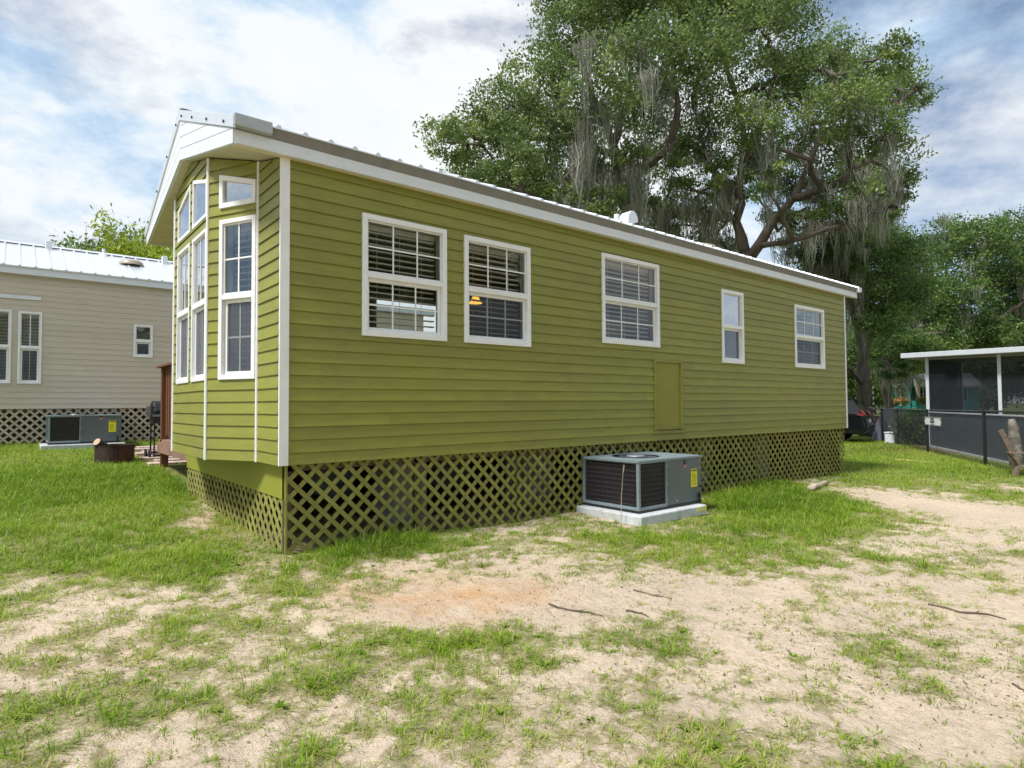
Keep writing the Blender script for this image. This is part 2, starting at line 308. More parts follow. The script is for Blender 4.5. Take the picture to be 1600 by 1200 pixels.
# ------------------------------------------------------------------ ground
def make_ground():
    a0 = yaw; front = np.linspace(-.86, .86, 330); back = np.linspace(.86, 2*math.pi-.86, 60)[1:-1]
    ang = a0+np.concatenate([front, back]); r = np.concatenate([[.05, .6, 1.2], 1.5*np.exp(np.arange(0, 440)*.0138), ])
    r = r[r < 700]; A, Rr = np.meshgrid(ang, r); X = CAM[0]+Rr*np.cos(A); Y = CAM[1]+Rr*np.sin(A); Z = gz(X, Y)
    V = np.stack([X, Y, Z], -1).reshape(-1, 3); na = len(ang); nr = len(r)
    i, j = np.meshgrid(np.arange(nr-1), np.arange(na), indexing='ij'); j2 = (j+1) % na
    F = np.stack([i*na+j, i*na+j2, (i+1)*na+j2, (i+1)*na+j], -1).reshape(-1, 4)[:, ::-1]
    me = np_mesh('ground', V, F); me.polygons.foreach_set('use_smooth', [True]*len(F))
    attr(me, 'cover', cover_at(V[:, 0], V[:, 1]))
    px, py = proj(V); px = np.nan_to_num(px, nan=-9999); py = np.nan_to_num(py, nan=-9999)
    om = np.exp(-(((px-690)/190)**2+((py-935)/45)**2)**1.5)+.7*np.exp(-(((px-340)/60)**2+((py-820)/30)**2)**1.5)+.25*np.exp(-(((px-200)/150)**2+((py-1020)/40)**2))
    attr(me, 'ochre', np.clip(om, 0, 1))
    lm = np.exp(-(((px-1400)/120)**2+((py-703)/9)**2)**1.5); attr(me, 'mulch', np.clip(lm, 0, 1))
    m = bpy.data.materials.new('sandy_lawn'); m.use_nodes = True; t = m.node_tree; l = t.links.new; p = t.nodes['Principled BSDF']; p.inputs['Roughness'].default_value = .95; p.inputs['Specular IOR Level'].default_value = .15
    tcn = N(t, 'ShaderNodeTexCoord'); O = tcn.outputs['Object']
    def noise(s, d=6., rg=.6): n = N(t, 'ShaderNodeTexNoise', i_Scale=s, i_Detail=d, i_Roughness=rg); l(O, n.inputs[0]); return n.outputs[0]
    def at_(nm): a = N(t, 'ShaderNodeAttribute'); a.attribute_name = nm; return a.outputs['Fac']
    def mix(f, a, b):
        x = N(t, 'ShaderNodeMixRGB'); l(f, x.inputs[0])
        for k, v in ((1, a), (2, b)):
            if isinstance(v, tuple): x.inputs[k].default_value = (*v, 1)
            else: l(v, x.inputs[k])
        return x.outputs[0]
    def rp(src, lo, hi, a=0., b=1.): r = ramp(t, [(lo, (a,)*3), (hi, (b,)*3)]); l(src, r.inputs[0]); return r.outputs[0]
    sand = mix(rp(noise(1.1), .35, .68), (.73, .59, .44), (.62, .505, .385))
    sand = mix(rp(noise(26, 4), .45, .7, 0, .40), sand, (.40, .31, .22))
    och = N(t, 'ShaderNodeMath', operation='MULTIPLY'); l(at_('ochre'), och.inputs[0]); l(rp(noise(3.2), .35, .65), och.inputs[1])
    sand = mix(och.outputs[0], sand, (.60, .37, .20))
    sp = noise(130, 3, .7); sand = mix(rp(sp, .58, .70, 0, .8), sand, (.17, .12, .08))
    sand = mix(rp(noise(4.5, 8, .7), .52, .70, 0, .35), sand, (.38, .30, .20))
    thatch = mix(rp(noise(9, 6, .7), .35, .65), (.25, .225, .095), (.40, .335, .18))
    thatch = mix(rp(noise(55, 4, .7), .5, .68, 0, .8), thatch, (.13, .115, .05))
    soil = mix(rp(noise(7, 6, .7), .35, .65), (.12, .155, .03), (.20, .23, .06))
    cv = at_('cover'); nn = noise(30, 6, .75)
    ad = N(t, 'ShaderNodeMath', operation='MULTIPLY_ADD', i_1=1.1, i_2=-.55); l(nn, ad.inputs[0]); cs = N(t, 'ShaderNodeMath', operation='ADD'); l(cv, cs.inputs[0]); l(ad.outputs[0], cs.inputs[1])
    c1 = mix(rp(cs.outputs[0], .38, .62, 0, .85), sand, thatch); c2 = mix(rp(cs.outputs[0], .72, 1.0), c1, soil)
    c2 = mix(at_('mulch'), c2, mix(rp(noise(20), .4, .6), (.12, .06, .045), (.22, .13, .10)))
    l(c2, p.inputs['Base Color'])
    hb = N(t, 'ShaderNodeMath', operation='ADD'); l(noise(18, 6, .65), hb.inputs[0]); hm = N(t, 'ShaderNodeMath', operation='MULTIPLY', i_1=.35); l(noise(120, 4, .7), hm.inputs[0]); l(hm.outputs[0], hb.inputs[1])
    bn = N(t, 'ShaderNodeBump', i_Strength=.9, i_Distance=.045); l(hb.outputs[0], bn.inputs['Height']); l(bn.outputs[0], p.inputs['Normal'])
    g = link('ground', me, m); g['kind'] = 'structure'
make_ground()

# ------------------------------------------------------------------ walls: facets with lap boards
EXP = .1063
class Facet:
    def __init__(s, A, B):
        s.O = np.array(A, float); v = np.array(B, float)-s.O; s.L = np.linalg.norm(v); s.d = v/s.L; s.n = np.array([s.d[1], -s.d[0]])
    def w(s, a, z, o=0.): p = s.O+s.d*a+s.n*o; return np.array((p[0], p[1], z))
def clip(poly, a, b, c):                                          # keep a*s+b*z<=c
    out = []
    for i in range(len(poly)):
        p, q = poly[i], poly[(i+1) % len(poly)]; fp = a*p[0]+b*p[1]-c; fq = a*q[0]+b*q[1]-c
        if fp <= 1e-9: out.append(p)
        if (fp < -1e-9 and fq > 1e-9) or (fp > 1e-9 and fq < -1e-9): k = fp/(fp-fq); out.append((p[0]+k*(q[0]-p[0]), p[1]+k*(q[1]-p[1])))
    return out
def free(z0, z1, ops, sm):                                        # z ranges of a strip left free by openings
    rs = [(z0, z1)]
    for (a, b, c, d) in ops:
        if a < sm < b:
            nx = []
            for (u, v) in rs:
                if c > u+1e-6: nx.append((u, min(v, c)))
                if d < v-1e-6: nx.append((max(u, d), v))
            rs = [(u, v) for u, v in nx if v-u > 1e-4]
    return rs
def siding(F, z0, z1, tops, ops, house, wall_name, m, back, s0=0., s1=None, e=EXP, lip=.016, joints=True, each=True):
    s1 = F.L if s1 is None else s1
    br = sorted(set([s0, s1]+[v for o in ops for v in o[:2] if s0 < v < s1]))
    wb = MB()
    for a, b in zip(br[:-1], br[1:]):
        for (u, v) in free(z0, z1, ops, (a+b)/2):
            poly = [(a, u), (b, u), (b, v), (a, v)]
            for h in tops: poly = clip(poly, *h)
            if len(poly) > 2: wb.add([F.w(s, z, -.002) for s, z in poly], [tuple(range(len(poly)))])
    wall = wb.build(wall_name, back, house)
    k = 0; z = z0
    while z < z1-.01:
        zt = min(z+e, z1); jb = list(br)
        if joints and F.L > 3:
            q = s0+((k*1.37) % 3.6)+.4
            while q < s1-.4:
                if all(abs(q-b) > .15 for b in br): jb.append(q)
                q += 3.66
        jb = sorted(jb); cur = MB()
        def flush():
            nonlocal cur
            if cur.v: cur.build('board', m, wall)
            cur = MB()
        for a, b in zip(jb[:-1], jb[1:]):
            rs = free(z, zt, ops, (a+b)/2)
            isj = a not in br
            if isj or not rs: flush()
            a2 = a+.0012 if isj else a
            for (u, v) in rs:
                poly = [(a2, u), (b, u), (b, v), (a2, v)]
                for h in tops: poly = clip(poly, *h)
                if len(poly) < 3: continue
                off = lambda zz: lip-(lip-.003)*(zz-z)/e; dn = lambda q: q-.010 if abs(q-z) < 1e-6 and z > z0+.001 else q; ub = lambda q: q+.004 if abs(q-z) < 1e-6 else q
                n = len(poly); fr = [F.w(s, dn(q), off(q)) for s, q in poly]; bk = [F.w(s, ub(q), 0) for s, q in poly]
                cur.add(fr+bk, [tuple(range(n))]+[(i, n+i, n+(i+1) % n, (i+1) % n) for i in range(n)])
        flush(); z += e; k += 1
    return wall
def ring(mb, F, outer, inner, of, ob):
    n = len(outer); V = [F.w(s, z, of) for s, z in outer]+[F.w(s, z, of) for s, z in inner]+[F.w(s, z, ob) for s, z in outer]+[F.w(s, z, ob) for s, z in inner]
    fs = []
    for i in range(n):
        j = (i+1) % n; fs += [(i, j, n+j, n+i), (n+i, n+j, 3*n+j, 3*n+i), (j, i, 2*n+i, 2*n+j), (2*n+j, 2*n+i, 3*n+i, 3*n+j)]
    return mb.add(V, fs)
def inset(poly, t):
    n = len(poly); c = np.mean(poly, 0); L = []
    for i in range(n):
        p = np.array(poly[i]); q = np.array(poly[(i+1) % n]); d = (q-p)/np.linalg.norm(q-p); nn = np.array([-d[1], d[0]])
        if nn @ (c-p) < 0: nn = -nn
        L.append((p+nn*t, d))
    out = []
    for i in range(n):
        (p, d), (q, e2) = L[i-1], L[i]; k = np.linalg.solve(np.column_stack([d, -e2]), q-p); out.append(tuple(p+d*k[0]))
    return out
R4 = lambda a, b, c, d: [(a, c), (b, c), (b, d), (a, d)]
def fbox(mb, F, s0, s1, z0, z1, o0, o1):
    P = [F.w(s, z, o) for o in (o0, o1) for z in (z0, z1) for s in (s0, s1)]
    return mb.add(P, [(0, 2, 3, 1), (4, 5, 7, 6), (0, 1, 5, 4), (2, 6, 7, 3), (0, 4, 6, 2), (1, 3, 7, 5)])
def window(F, s0, s1, z0, z1, house, cols=3, rows=2, blinds=True, screen=False, mid=None, proud=.03, glassm=None, fw=.05, slatm=None, sp=.055, drop=1., white=None):
    white = white or M_white; gm = glassm or M_glass
    o = MB(); ring(o, F, R4(s0, s1, z0, z1), inset(R4(s0, s1, z0, z1), fw), proud, -.10)
    win = o.build('window', white, house, bevel=.004)
    a, b, c, d = s0+fw, s1-fw, z0+fw, z1-fw; mid = (c+d)/2 if mid is None else mid
    rail = fbox(MB(), F, a-.004, b+.004, mid-.022, mid+.026, -.035, proud-.004); rail.build('meeting_rail', white, win, bevel=.003)
    lo = R4(a+.002, b-.002, c+.002, mid-.023); li = inset(lo, .03)
    ring(MB(), F, lo, li, -.012, -.05).build('lower_sash', white, win)
    up = R4(a+.002, b-.002, mid+.027, d-.002); ui = inset(up, .012); ring(MB(), F, up, ui, .008, -.03).build('upper_sash', white, win)
    for poly, of in ((ui, -.006), (li, -.028)):
        MB().add([F.w(s, z, of) for s, z in poly], [(0, 1, 2, 3)]).build('pane', gm, win)
        (sa, za), (sb, zb) = poly[0], poly[2]
        if cols > 1:
            for i in range(1, cols): q = sa+(sb-sa)*i/cols; fbox(MB(), F, q-.007, q+.007, za, zb, of+.001, of+.007).build('muntin', white, win)
        if rows > 1:
            for i in range(1, rows): q = za+(zb-za)*i/rows; fbox(MB(), F, sa, sb, q-.007, q+.007, of+.0015, of+.0065).build('muntin', white, win)
    if screen:
        MB().add([F.w(s, z, -.016) for s, z in li], [(0, 1, 2, 3)]).build('insect_screen', M_screen, win)
    if blinds:
        hd = fbox(MB(), F, a, b, d-.05, d, -.16, -.115); hd.build('blind_headrail', slatm or M_slat, win)
        z = d-.075; me = None; base = None
        while z > c+(1-drop)*(d-c)+.02:
            mb = MB(); tl = .001
            P = [F.w(a+.01, z-tl, -.112), F.w(b-.01, z-tl, -.112), F.w(b-.01, z+tl, -.16), F.w(a+.01, z+tl, -.16)]
            mb.prism(P, (0, 0, .011))
            if me is None: ob = mb.build('blind_slat', slatm or M_slat, win); me = ob.data; base = z
            else: ob = link('blind_slat', me, None, win); ob.location = (0, 0, z-base)
            z -= sp
        cd = MB()
        for q in (.2, .5, .8): s = a+(b-a)*q; cd.bar(F.w(s, d-.05, -.113), F.w(s, max(z, c)+.03, -.113), .003, .003)
        cd.build('blind_cord', slatm or M_slat, win)
    return win
def polywindow(F, poly, house, fw=.045, proud=.03, gm=None):
    i = inset(poly, fw); win = ring(MB(), F, poly, i, proud, -.08).build('window', M_white, house, bevel=.003)
    MB().add([F.w(s, z, .005) for s, z in i], [tuple(range(len(i)))]).build('pane', gm or M_glass2, win); return win

# ------------------------------------------------------------------ the olive green home
W = 3.656; LEN = 10.612; Z0 = .861; Z1 = 3.367; SL = .246; W1 = .5485; BP = .2844
house = thing('mobile_home', (0, 0, 0), 'olive green lap-sided mobile home with white windows and green lattice skirt', 'mobile home')
house['_o'] = [0, 0, 0]
Fl = Facet((0, 0), (LEN, 0)); Fa = Facet((0, W1), (0, 0)); Fb = Facet((-BP, 2*W1), (0, W1)); Fc = Facet((-BP, W-2*W1), (-BP, 2*W1))
Fd = Facet((0, W-W1), (-BP, W-2*W1)); Fe = Facet((0, W), (0, W-W1)); Fr = Facet((LEN, 0), (LEN, W)); Ff = Facet((LEN, W), (0, W))
def tops(F): # z <= Z1+SL*y and z <= Z1+SL*(W-y)
    y0 = F.O[1]; dy_ = F.d[1]
    return [(-SL*dy_, 1, Z1+SL*y0), (SL*dy_, 1, Z1+SL*(W-y0))]
WIN = [(.706, 1.592, 1.957, 3.050, {}), (1.800, 2.672, 1.960, 3.040, dict(screen=True, drop=1.)), (3.814, 4.919, 2.075, 3.170, {}), (6.393, 6.988, 1.936, 3.026, dict(cols=1, rows=1, blinds=False, screen=True, glassm=M_glass2)), (8.612, 9.712, 1.944, 3.020, dict(screen=True, glassm=M_glass3))]
ops = [w_[:4] for w_ in WIN]; HT = (4.794, 5.409, .945, 1.93)
siding(Fl, Z0, Z1, [], ops+[HT], house, 'side_wall', M_sid, M_shea, s0=.068, s1=LEN-.03)
for w_ in WIN: window(Fl, *w_[:4], house, **w_[4])
bw = (.153, .593, 1.58, 3.035); bup = [(.153, 3.139), (.593, 3.141), (.593, 3.345), (.153, 3.453)]
def big(poly, n=10):
    (a, z0), (b, _), (_, zb), (_, za) = poly
    return [(a+(b-a)*i/n, a+(b-a)*(i+1)/n, z0, za+(zb-za)*(i+.5)/n-.02) for i in range(n)]
cl = [(.172, .752, 1.58, 3.0), (.862, 1.432, 1.58, 3.0)]
cu = [[(.172, 3.105), (.752, 3.105), (.752, 3.60), (.172, 3.46)], [(.862, 3.105), (1.432, 3.105), (1.432, 3.45), (.862, 3.60)]]
siding(Fa, Z0, Z1+.2, tops(Fa), [], house, 'front_wall', M_sid, M_shea, s1=W1-.004)
siding(Fb, Z0, 3.9, tops(Fb), [bw]+big(bup), house, 'bay_wall', M_sid, M_shea)
siding(Fc, Z0, 3.9, tops(Fc), cl+[q for c in cu for q in big(c)], house, 'bay_wall', M_sid, M_shea)
siding(Fd, Z0, 3.9, tops(Fd), [], house, 'bay_wall', M_sid, M_shea)
siding(Fe, Z0, 3.6, tops(Fe), [], house, 'front_wall', M_sid, M_shea)
siding(Fr, Z0, 3.9, tops(Fr), [], house, 'rear_wall', M_sid, M_shea)
fw_ops = [(LEN-1.9, LEN-.9, 1.9, 3.0), (LEN-4.2, LEN-2.6, 1.0, 3.05)]
siding(Ff, Z0, Z1, [], fw_ops, house, 'side_wall', M_sid, M_shea, joints=False)
for o_ in fw_ops: window(Ff, *o_, house, blinds=False, cols=2)
window(Fb, *bw, house, cols=2, rows=2, screen=True, sp=.06, mid=2.325, proud=.025, fw=.042, glassm=M_glass3)
polywindow(Fb, bup, house)
for c in cl: window(Fc, *c, house, cols=2, rows=1, blinds=False, screen=True, mid=2.315, glassm=M_glass2, proud=.02, fw=.036)
for c in cu: polywindow(Fc, c, house, proud=.02, fw=.036)
# trims
def trim(F, s0, s1, z0, z1, o1, name='corner_trim', m=None): fbox(MB(), F, s0, s1, z0, z1, -.003, o1).build(name, m or M_white, house, bevel=.003)
trim(Fl, -.010, .068, Z0-.004, Z1, .020); trim(Fl, LEN-.03, LEN+.012, Z0-.004, Z1, .022)
for F, s in ((Fb, Fb.L), (Fc, Fc.L), (Fc, 0.)):
    p = F.w(s, 0); zt = Z1+SL*min(p[1], W-p[1])
    MB().tube([(p[0]-.012, p[1], Z0-.006), (p[0]-.012, p[1], zt)], .015, 8).build('bay_trim', M_white, house)
# hatch
h0, h1, hz0, hz1 = HT; hr = MB(); ring(hr, Fl, R4(*HT), inset(R4(*HT), .045), .026, -.03); ha = hr.build('access_hatch', M_sid, house, bevel=.003)
fbox(MB(), Fl, h0+.045, h1-.045, hz0+.045, hz1-.045, -.02, .006).build('hatch_panel', M_hatch, ha); fbox(MB(), Fl, h0-.01, h1+.01, hz0+.06, hz0+.085, .0, .036).build('hatch_ledge', M_sid, ha)
# floor, ceiling, underside of bay
poly = [(0, 0), (LEN, 0), (LEN, W), (0, W), (0, W-W1), (-BP, W-2*W1), (-BP, 2*W1), (0, W1)]
MB().prism([(x, y, Z0+.004) for x, y in poly], (0, 0, .03)).build('floor', M_post, house)
MB().prism([(x, y, Z1-.03) for x, y in poly[:4]], (0, 0, .02)).build('ceiling', M_int, house)
MB().bb((5.6, .05, Z0+.04), (5.66, W-.05, Z1-.04)).build('partition', M_int, house)
# roof
EO = .085; OX = .386; RX1 = LEN+.42
rz = lambda y: 3.571+.40*(min(y, W-y)+EO)
roof = MB()
yr = W/2
for sgn in (0, 1):
    Y = (lambda y: y) if sgn == 0 else (lambda y: W-y)
    P = [(-OX-.01, Y(-EO-.05), rz(-EO-.05)), (RX1, Y(-EO-.05), rz(-EO-.05)), (RX1, Y(yr), rz(yr)), (-OX-.01, Y(yr), rz(yr))]
    roof.prism(P if sgn == 0 else P[::-1], (0, 0, -.012))
ro = roof.build('roof', M_roof, house)
rib = None; x = -.28
while x < RX1-.03:
    for sgn in (0, 1):
        if rib is None:
            mb = MB(); y0 = -EO-.05; prof = [(-.026, 0), (-.012, .021), (.012, .021), (.026, 0)]
            V = [(p, y0, rz(y0)+q+.001) for p, q in prof]+[(p, yr, rz(yr)+q+.001) for p, q in prof]
            mb.add(V, [(0, 1, 5, 4), (1, 2, 6, 5), (2, 3, 7, 6), (3, 2, 1, 0)]); o_ = mb.build('rib', M_roof, ro); rib = o_.data; o_.location = (x, 0, 0)
        else:
            o_ = link('rib', rib, None, ro); o_.location = (x, 0, 0) if sgn == 0 else (x, W, 0); o_.rotation_euler = (0, 0, 0 if sgn == 0 else math.pi)
    x += .2165
MB().prism([(-OX-.02, yr-.16, rz(yr-.16)+.024), (-OX-.02, yr, rz(yr)+.03), (-OX-.02, yr+.16, rz(yr-.16)+.024), (-OX-.02, yr, rz(yr)+.018)], (RX1+OX+.03, 0, 0)).build('ridge_cap', M_roof, ro)
for sgn in (0, 1):
    Y = (lambda y: y) if sgn == 0 else (lambda y: W-y)
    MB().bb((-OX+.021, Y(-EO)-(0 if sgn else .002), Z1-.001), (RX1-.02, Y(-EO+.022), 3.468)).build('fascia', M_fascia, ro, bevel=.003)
    MB().bb((-OX+.02, Y(-EO+.022), Z1), (RX1-.03, Y(.0)+(.0 if sgn else -.0), Z1+.012)).build('eave_soffit', M_soffit, ro)
    P = [(-OX, Y(-EO-.006), 3.466), (RX1, Y(-EO-.006), 3.466), (RX1, Y(-EO-.046), 3.549), (-OX, Y(-EO-.046), 3.549)]
    MB().prism(P, (0, Y(.012)-Y(0), 0)).build('drip_edge', M_drip, ro)
# corner metal box, end cap
MB().bb((-OX-.014, -EO-.064, 3.478), (-OX+.27, -EO-.008, 3.572)).build('gutter_end', M_gut, ro, bevel=.004)
MB().bb((RX1-.10, -EO-.07, 3.47), (RX1+.03, -EO-.008, 3.56)).build('gutter_end', M_fascia, ro, bevel=.004)
# gables
def gable(xf, nx):
    g = None
    for sgn in (0, 1):
        Y = (lambda y: y) if sgn == 0 else (lambda y: W-y)
        zb = lambda y: Z1-.012+SL*(y+EO); zt = lambda y: 3.571+.4*(y+EO)-.012
        base = [(-EO, zb(-EO)-.0), (yr, zb(yr)), (yr, zt(yr)), (-EO, zt(-EO))]
        bk = MB().prism([(xf, Y(a), b) for a, b in base], (-nx*.02, 0, 0))
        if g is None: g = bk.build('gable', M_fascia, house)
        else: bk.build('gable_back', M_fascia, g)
        for k in range(6):
            o0 = k*.118; o1 = o0+.113
            po = [(-EO, zb(-EO)+o0), (yr, zb(yr)+o0), (yr, zb(yr)+o1), (-EO, zb(-EO)+o1)]
            po = clip(po, -.4, 1, 3.571+.4*EO-.10)
            if len(po) < 3: continue
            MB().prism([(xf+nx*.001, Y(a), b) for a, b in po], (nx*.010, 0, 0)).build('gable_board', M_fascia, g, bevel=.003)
        cap = [(-EO-.05, zt(-EO-.05)+.012), (yr, zt(yr)+.012), (yr, zt(yr)-.095), (-EO-.05, zt(-EO-.05)-.085)]
        MB().prism([(xf+nx*.001, Y(a), b+.004) for a, b in cap], (nx*.022, 0, 0)).build('rake_cap', M_roof if nx < 0 else M_fascia, g, bevel=.003)
        for q in (.12, .68, 1.24, 1.7): MB().tube([(xf+nx*.022, Y(q), zt(q)-.045), (xf+nx*.032, Y(q), zt(q)-.045)], .013, 8).build('screw', M_dark, g)
gable(-OX, -1); gable(RX1-.03, 1)
# sloped front soffit, in grooved strips
for (xa, xb) in ((-OX+.0005, .02), (LEN-.01, RX1-.05)):
    sf = MB(); n = 34
    for i in range(n):
        y0 = -EO+.03+(W+2*EO-.06)*i/n; y1 = y0+(W+2*EO-.06)/n-.006
        zf = lambda y: Z1+.002+SL*(min(y, W-y)+.0)+.012
        for (a, b) in (((y0, y1),) if (y0 < yr) == (y1 < yr) else ((y0, yr), (yr, y1))):
            sf.add([(xa, a, zf(a)), (xb, a, zf(a)), (xb, b, zf(b)), (xa, b, zf(b)), (xa, a, zf(a)+.01), (xb, a, zf(a)+.01), (xb, b, zf(b)+.01), (xa, b, zf(b)+.01)], [(0, 3, 2, 1), (4, 5, 6, 7), (0, 1, 5, 4), (3, 7, 6, 2)])
    sf.build('front_soffit', M_soffit, ro)
    sb_ = MB()
    for (a, b) in ((-EO+.03, yr), (yr, W+EO-.03)): sb_.add([(xa, a, zf(a)+.014), (xb, a, zf(a)+.014), (xb, b, zf(b)+.014), (xa, b, zf(b)+.014)], [(0, 3, 2, 1)])
    sb_.build('soffit_backing', M_soffit, ro)
# roof vents
def hood(x, y, z, s, parent, m):
    g = MB(); pr = [(-.5, -.6), (-.5, .25), (-.42, .55), (-.2, .78), (.1, .84), (.38, .72), (.55, .45), (.60, .10), (.34, .10), (.12, .10), (.12, -.6)]
    g.prism([(x+a*s, y-.42*s, z+b*s) for a, b in pr], (0, .84*s, 0)); g.build('roof_vent', m, parent, bevel=.01)
pv = onplane(985, 353, 1, 1.25); hood(pv[0]-.05, 1.25, rz(1.25)+.085, .22, ro, M_fascia)
pq = onplane(964, 350, 1, 1.2); MB().tube([(pq[0], 1.2, rz(1.2)-.05), (pq[0], 1.2, rz(1.2)+.17)], .045, 12).build('vent_pipe', M_fascia, ro)
pd = onplane(1090, 392, 1, 1.45); dm = MB(); dm.lathe([(.34, 0), (.32, .03), (.24, .06), (.12, .085), (.001, .09)], (pd[0], 1.45, rz(1.45)-.03), 20); dm.build('skylight_dome', M_dome, ro, smooth=True)
# skirt
def lattice(O, d, L, zb, zt, nrm, parent, m, pitch=.146, lw=.037, th=.007, name='lattice_skirt', frame=True):
    d = np.array((*d, 0.)); nrm = np.array((*nrm, 0.)); O = np.array((*O, 0.))
    fr = MB(); P = lambda s, z, o: O+d*s+nrm*o+np.array((0, 0, z))
    k = 0
    while k*1.22 < L-.05: s = min(k*1.22, L-.04); fr.bar(P(s+.02, zb(s)-.1, -.035), P(s+.02, zt, -.035), .07, .04, nrm); k += 1
    fr.bar(P(0, zt-.03, -.035), P(L, zt-.03, -.035), .04, .06, (0, 0, 1))
    sk = fr.build(name, M_post, parent)
    H = zt-min(zb(0), zb(L))+.12; zlo = zt-H
    for fam in (0, 1):
        s = -H if fam == 0 else 0.
        o = .004 if fam == 0 else -.0045
        end = L if fam == 0 else L+H
        s += random.uniform(0, pitch)
        while s < end:
            # fam0: "\" top-left to bottom-right ; fam1: "/"
            pts_ = [(s, zt), (s+H, zlo)] if fam == 0 else [(s, zt), (s-H, zlo)]
            (sa, za), (sb, zb_) = pts_; sb += random.gauss(0, .006); sa += random.gauss(0, .003)
            hw = lw/2*math.sqrt(2)
            po = [(sa-hw, za), (sa+hw, za), (sb+hw, zb_), (sb-hw, zb_)]
            po = clip(clip(po, 1, 0, L), -1, 0, 0)
            if len(po) > 2: 
                jj = random.uniform(-.0015, .0015)
                MB().prism([P(a, b, o-th/2+jj) for a, b in po], nrm*th).build('lath', m, sk)
            s += pitch
    return sk
for k_ in range(5):
    l0 = k_*2.44; lattice((.075+l0, .045), (1, 0), min(2.434, LEN-.10-l0), (lambda l0: lambda s: float(gz0(s+l0, 0)))(l0), Z0-.002*(k_ % 2), (0, -1), house, M_lath)
lattice((.072, W-.05), (0, -1), W-.10, lambda s: float(gz0(0, W-s)), .582, (-1, 0), house, M_lath, pitch=.146)
MB().bb((.060, .052, .575), (.078, W-.04, Z0+.003)).build('base_panel', M_panel, house)
MB().bb((.0, .02, Z0-.006), (.08, W-.02, Z0+.003)).build('base_ledge', M_panel, house)
MB().bb((.10, W-.06, 0), (LEN-.1, W-.04, Z0)).build('back_skirt', M_post, house)
MB().bb((LEN-.10, .1, -.2), (LEN-.08, W-.06, Z0)).build('back_skirt', M_post, house)
MB().bb((.064, .036, .0), (.080, .052, Z0)).build('corner_post', M_lath, house)
# piers under the floor
for x in (1.6, 3.4, 5.2, 7., 8.8):
    for y in (.9, 2.7): MB().bb((x-.2, y-.2, -.1), (x+.2, y+.2, Z0)).build('pier', M_conc, house)
# hanging lamp behind the second window
lp = at(743, 467, 6.9)-np.array((0, 0, .03)); lamp = thing('pendant_lamp', lp, 'small lit amber glass lamp hanging inside the second window', 'lamp')
m = bpy.data.materials.new('amber_glow'); m.use_nodes = True; p = m.node_tree.nodes['Principled BSDF']; p.inputs['Base Color'].default_value = (.9, .5, .1, 1); p.inputs['Emission Color'].default_value = (1, .5, .08, 1); p.inputs['Emission Strength'].default_value = 1.4
MB().lathe([(.015, .075), (.032, .07), (.038, .045), (.05, .015), (.075, -.02), (.07, -.02), (.02, .06)], lp, 18).build('shade', m, lamp, smooth=True)
MB().tube([lp+np.array((0, 0, .08)), (lp[0], lp[1], Z1-.03)], .006, 6).build('cord', M_dark, lamp)

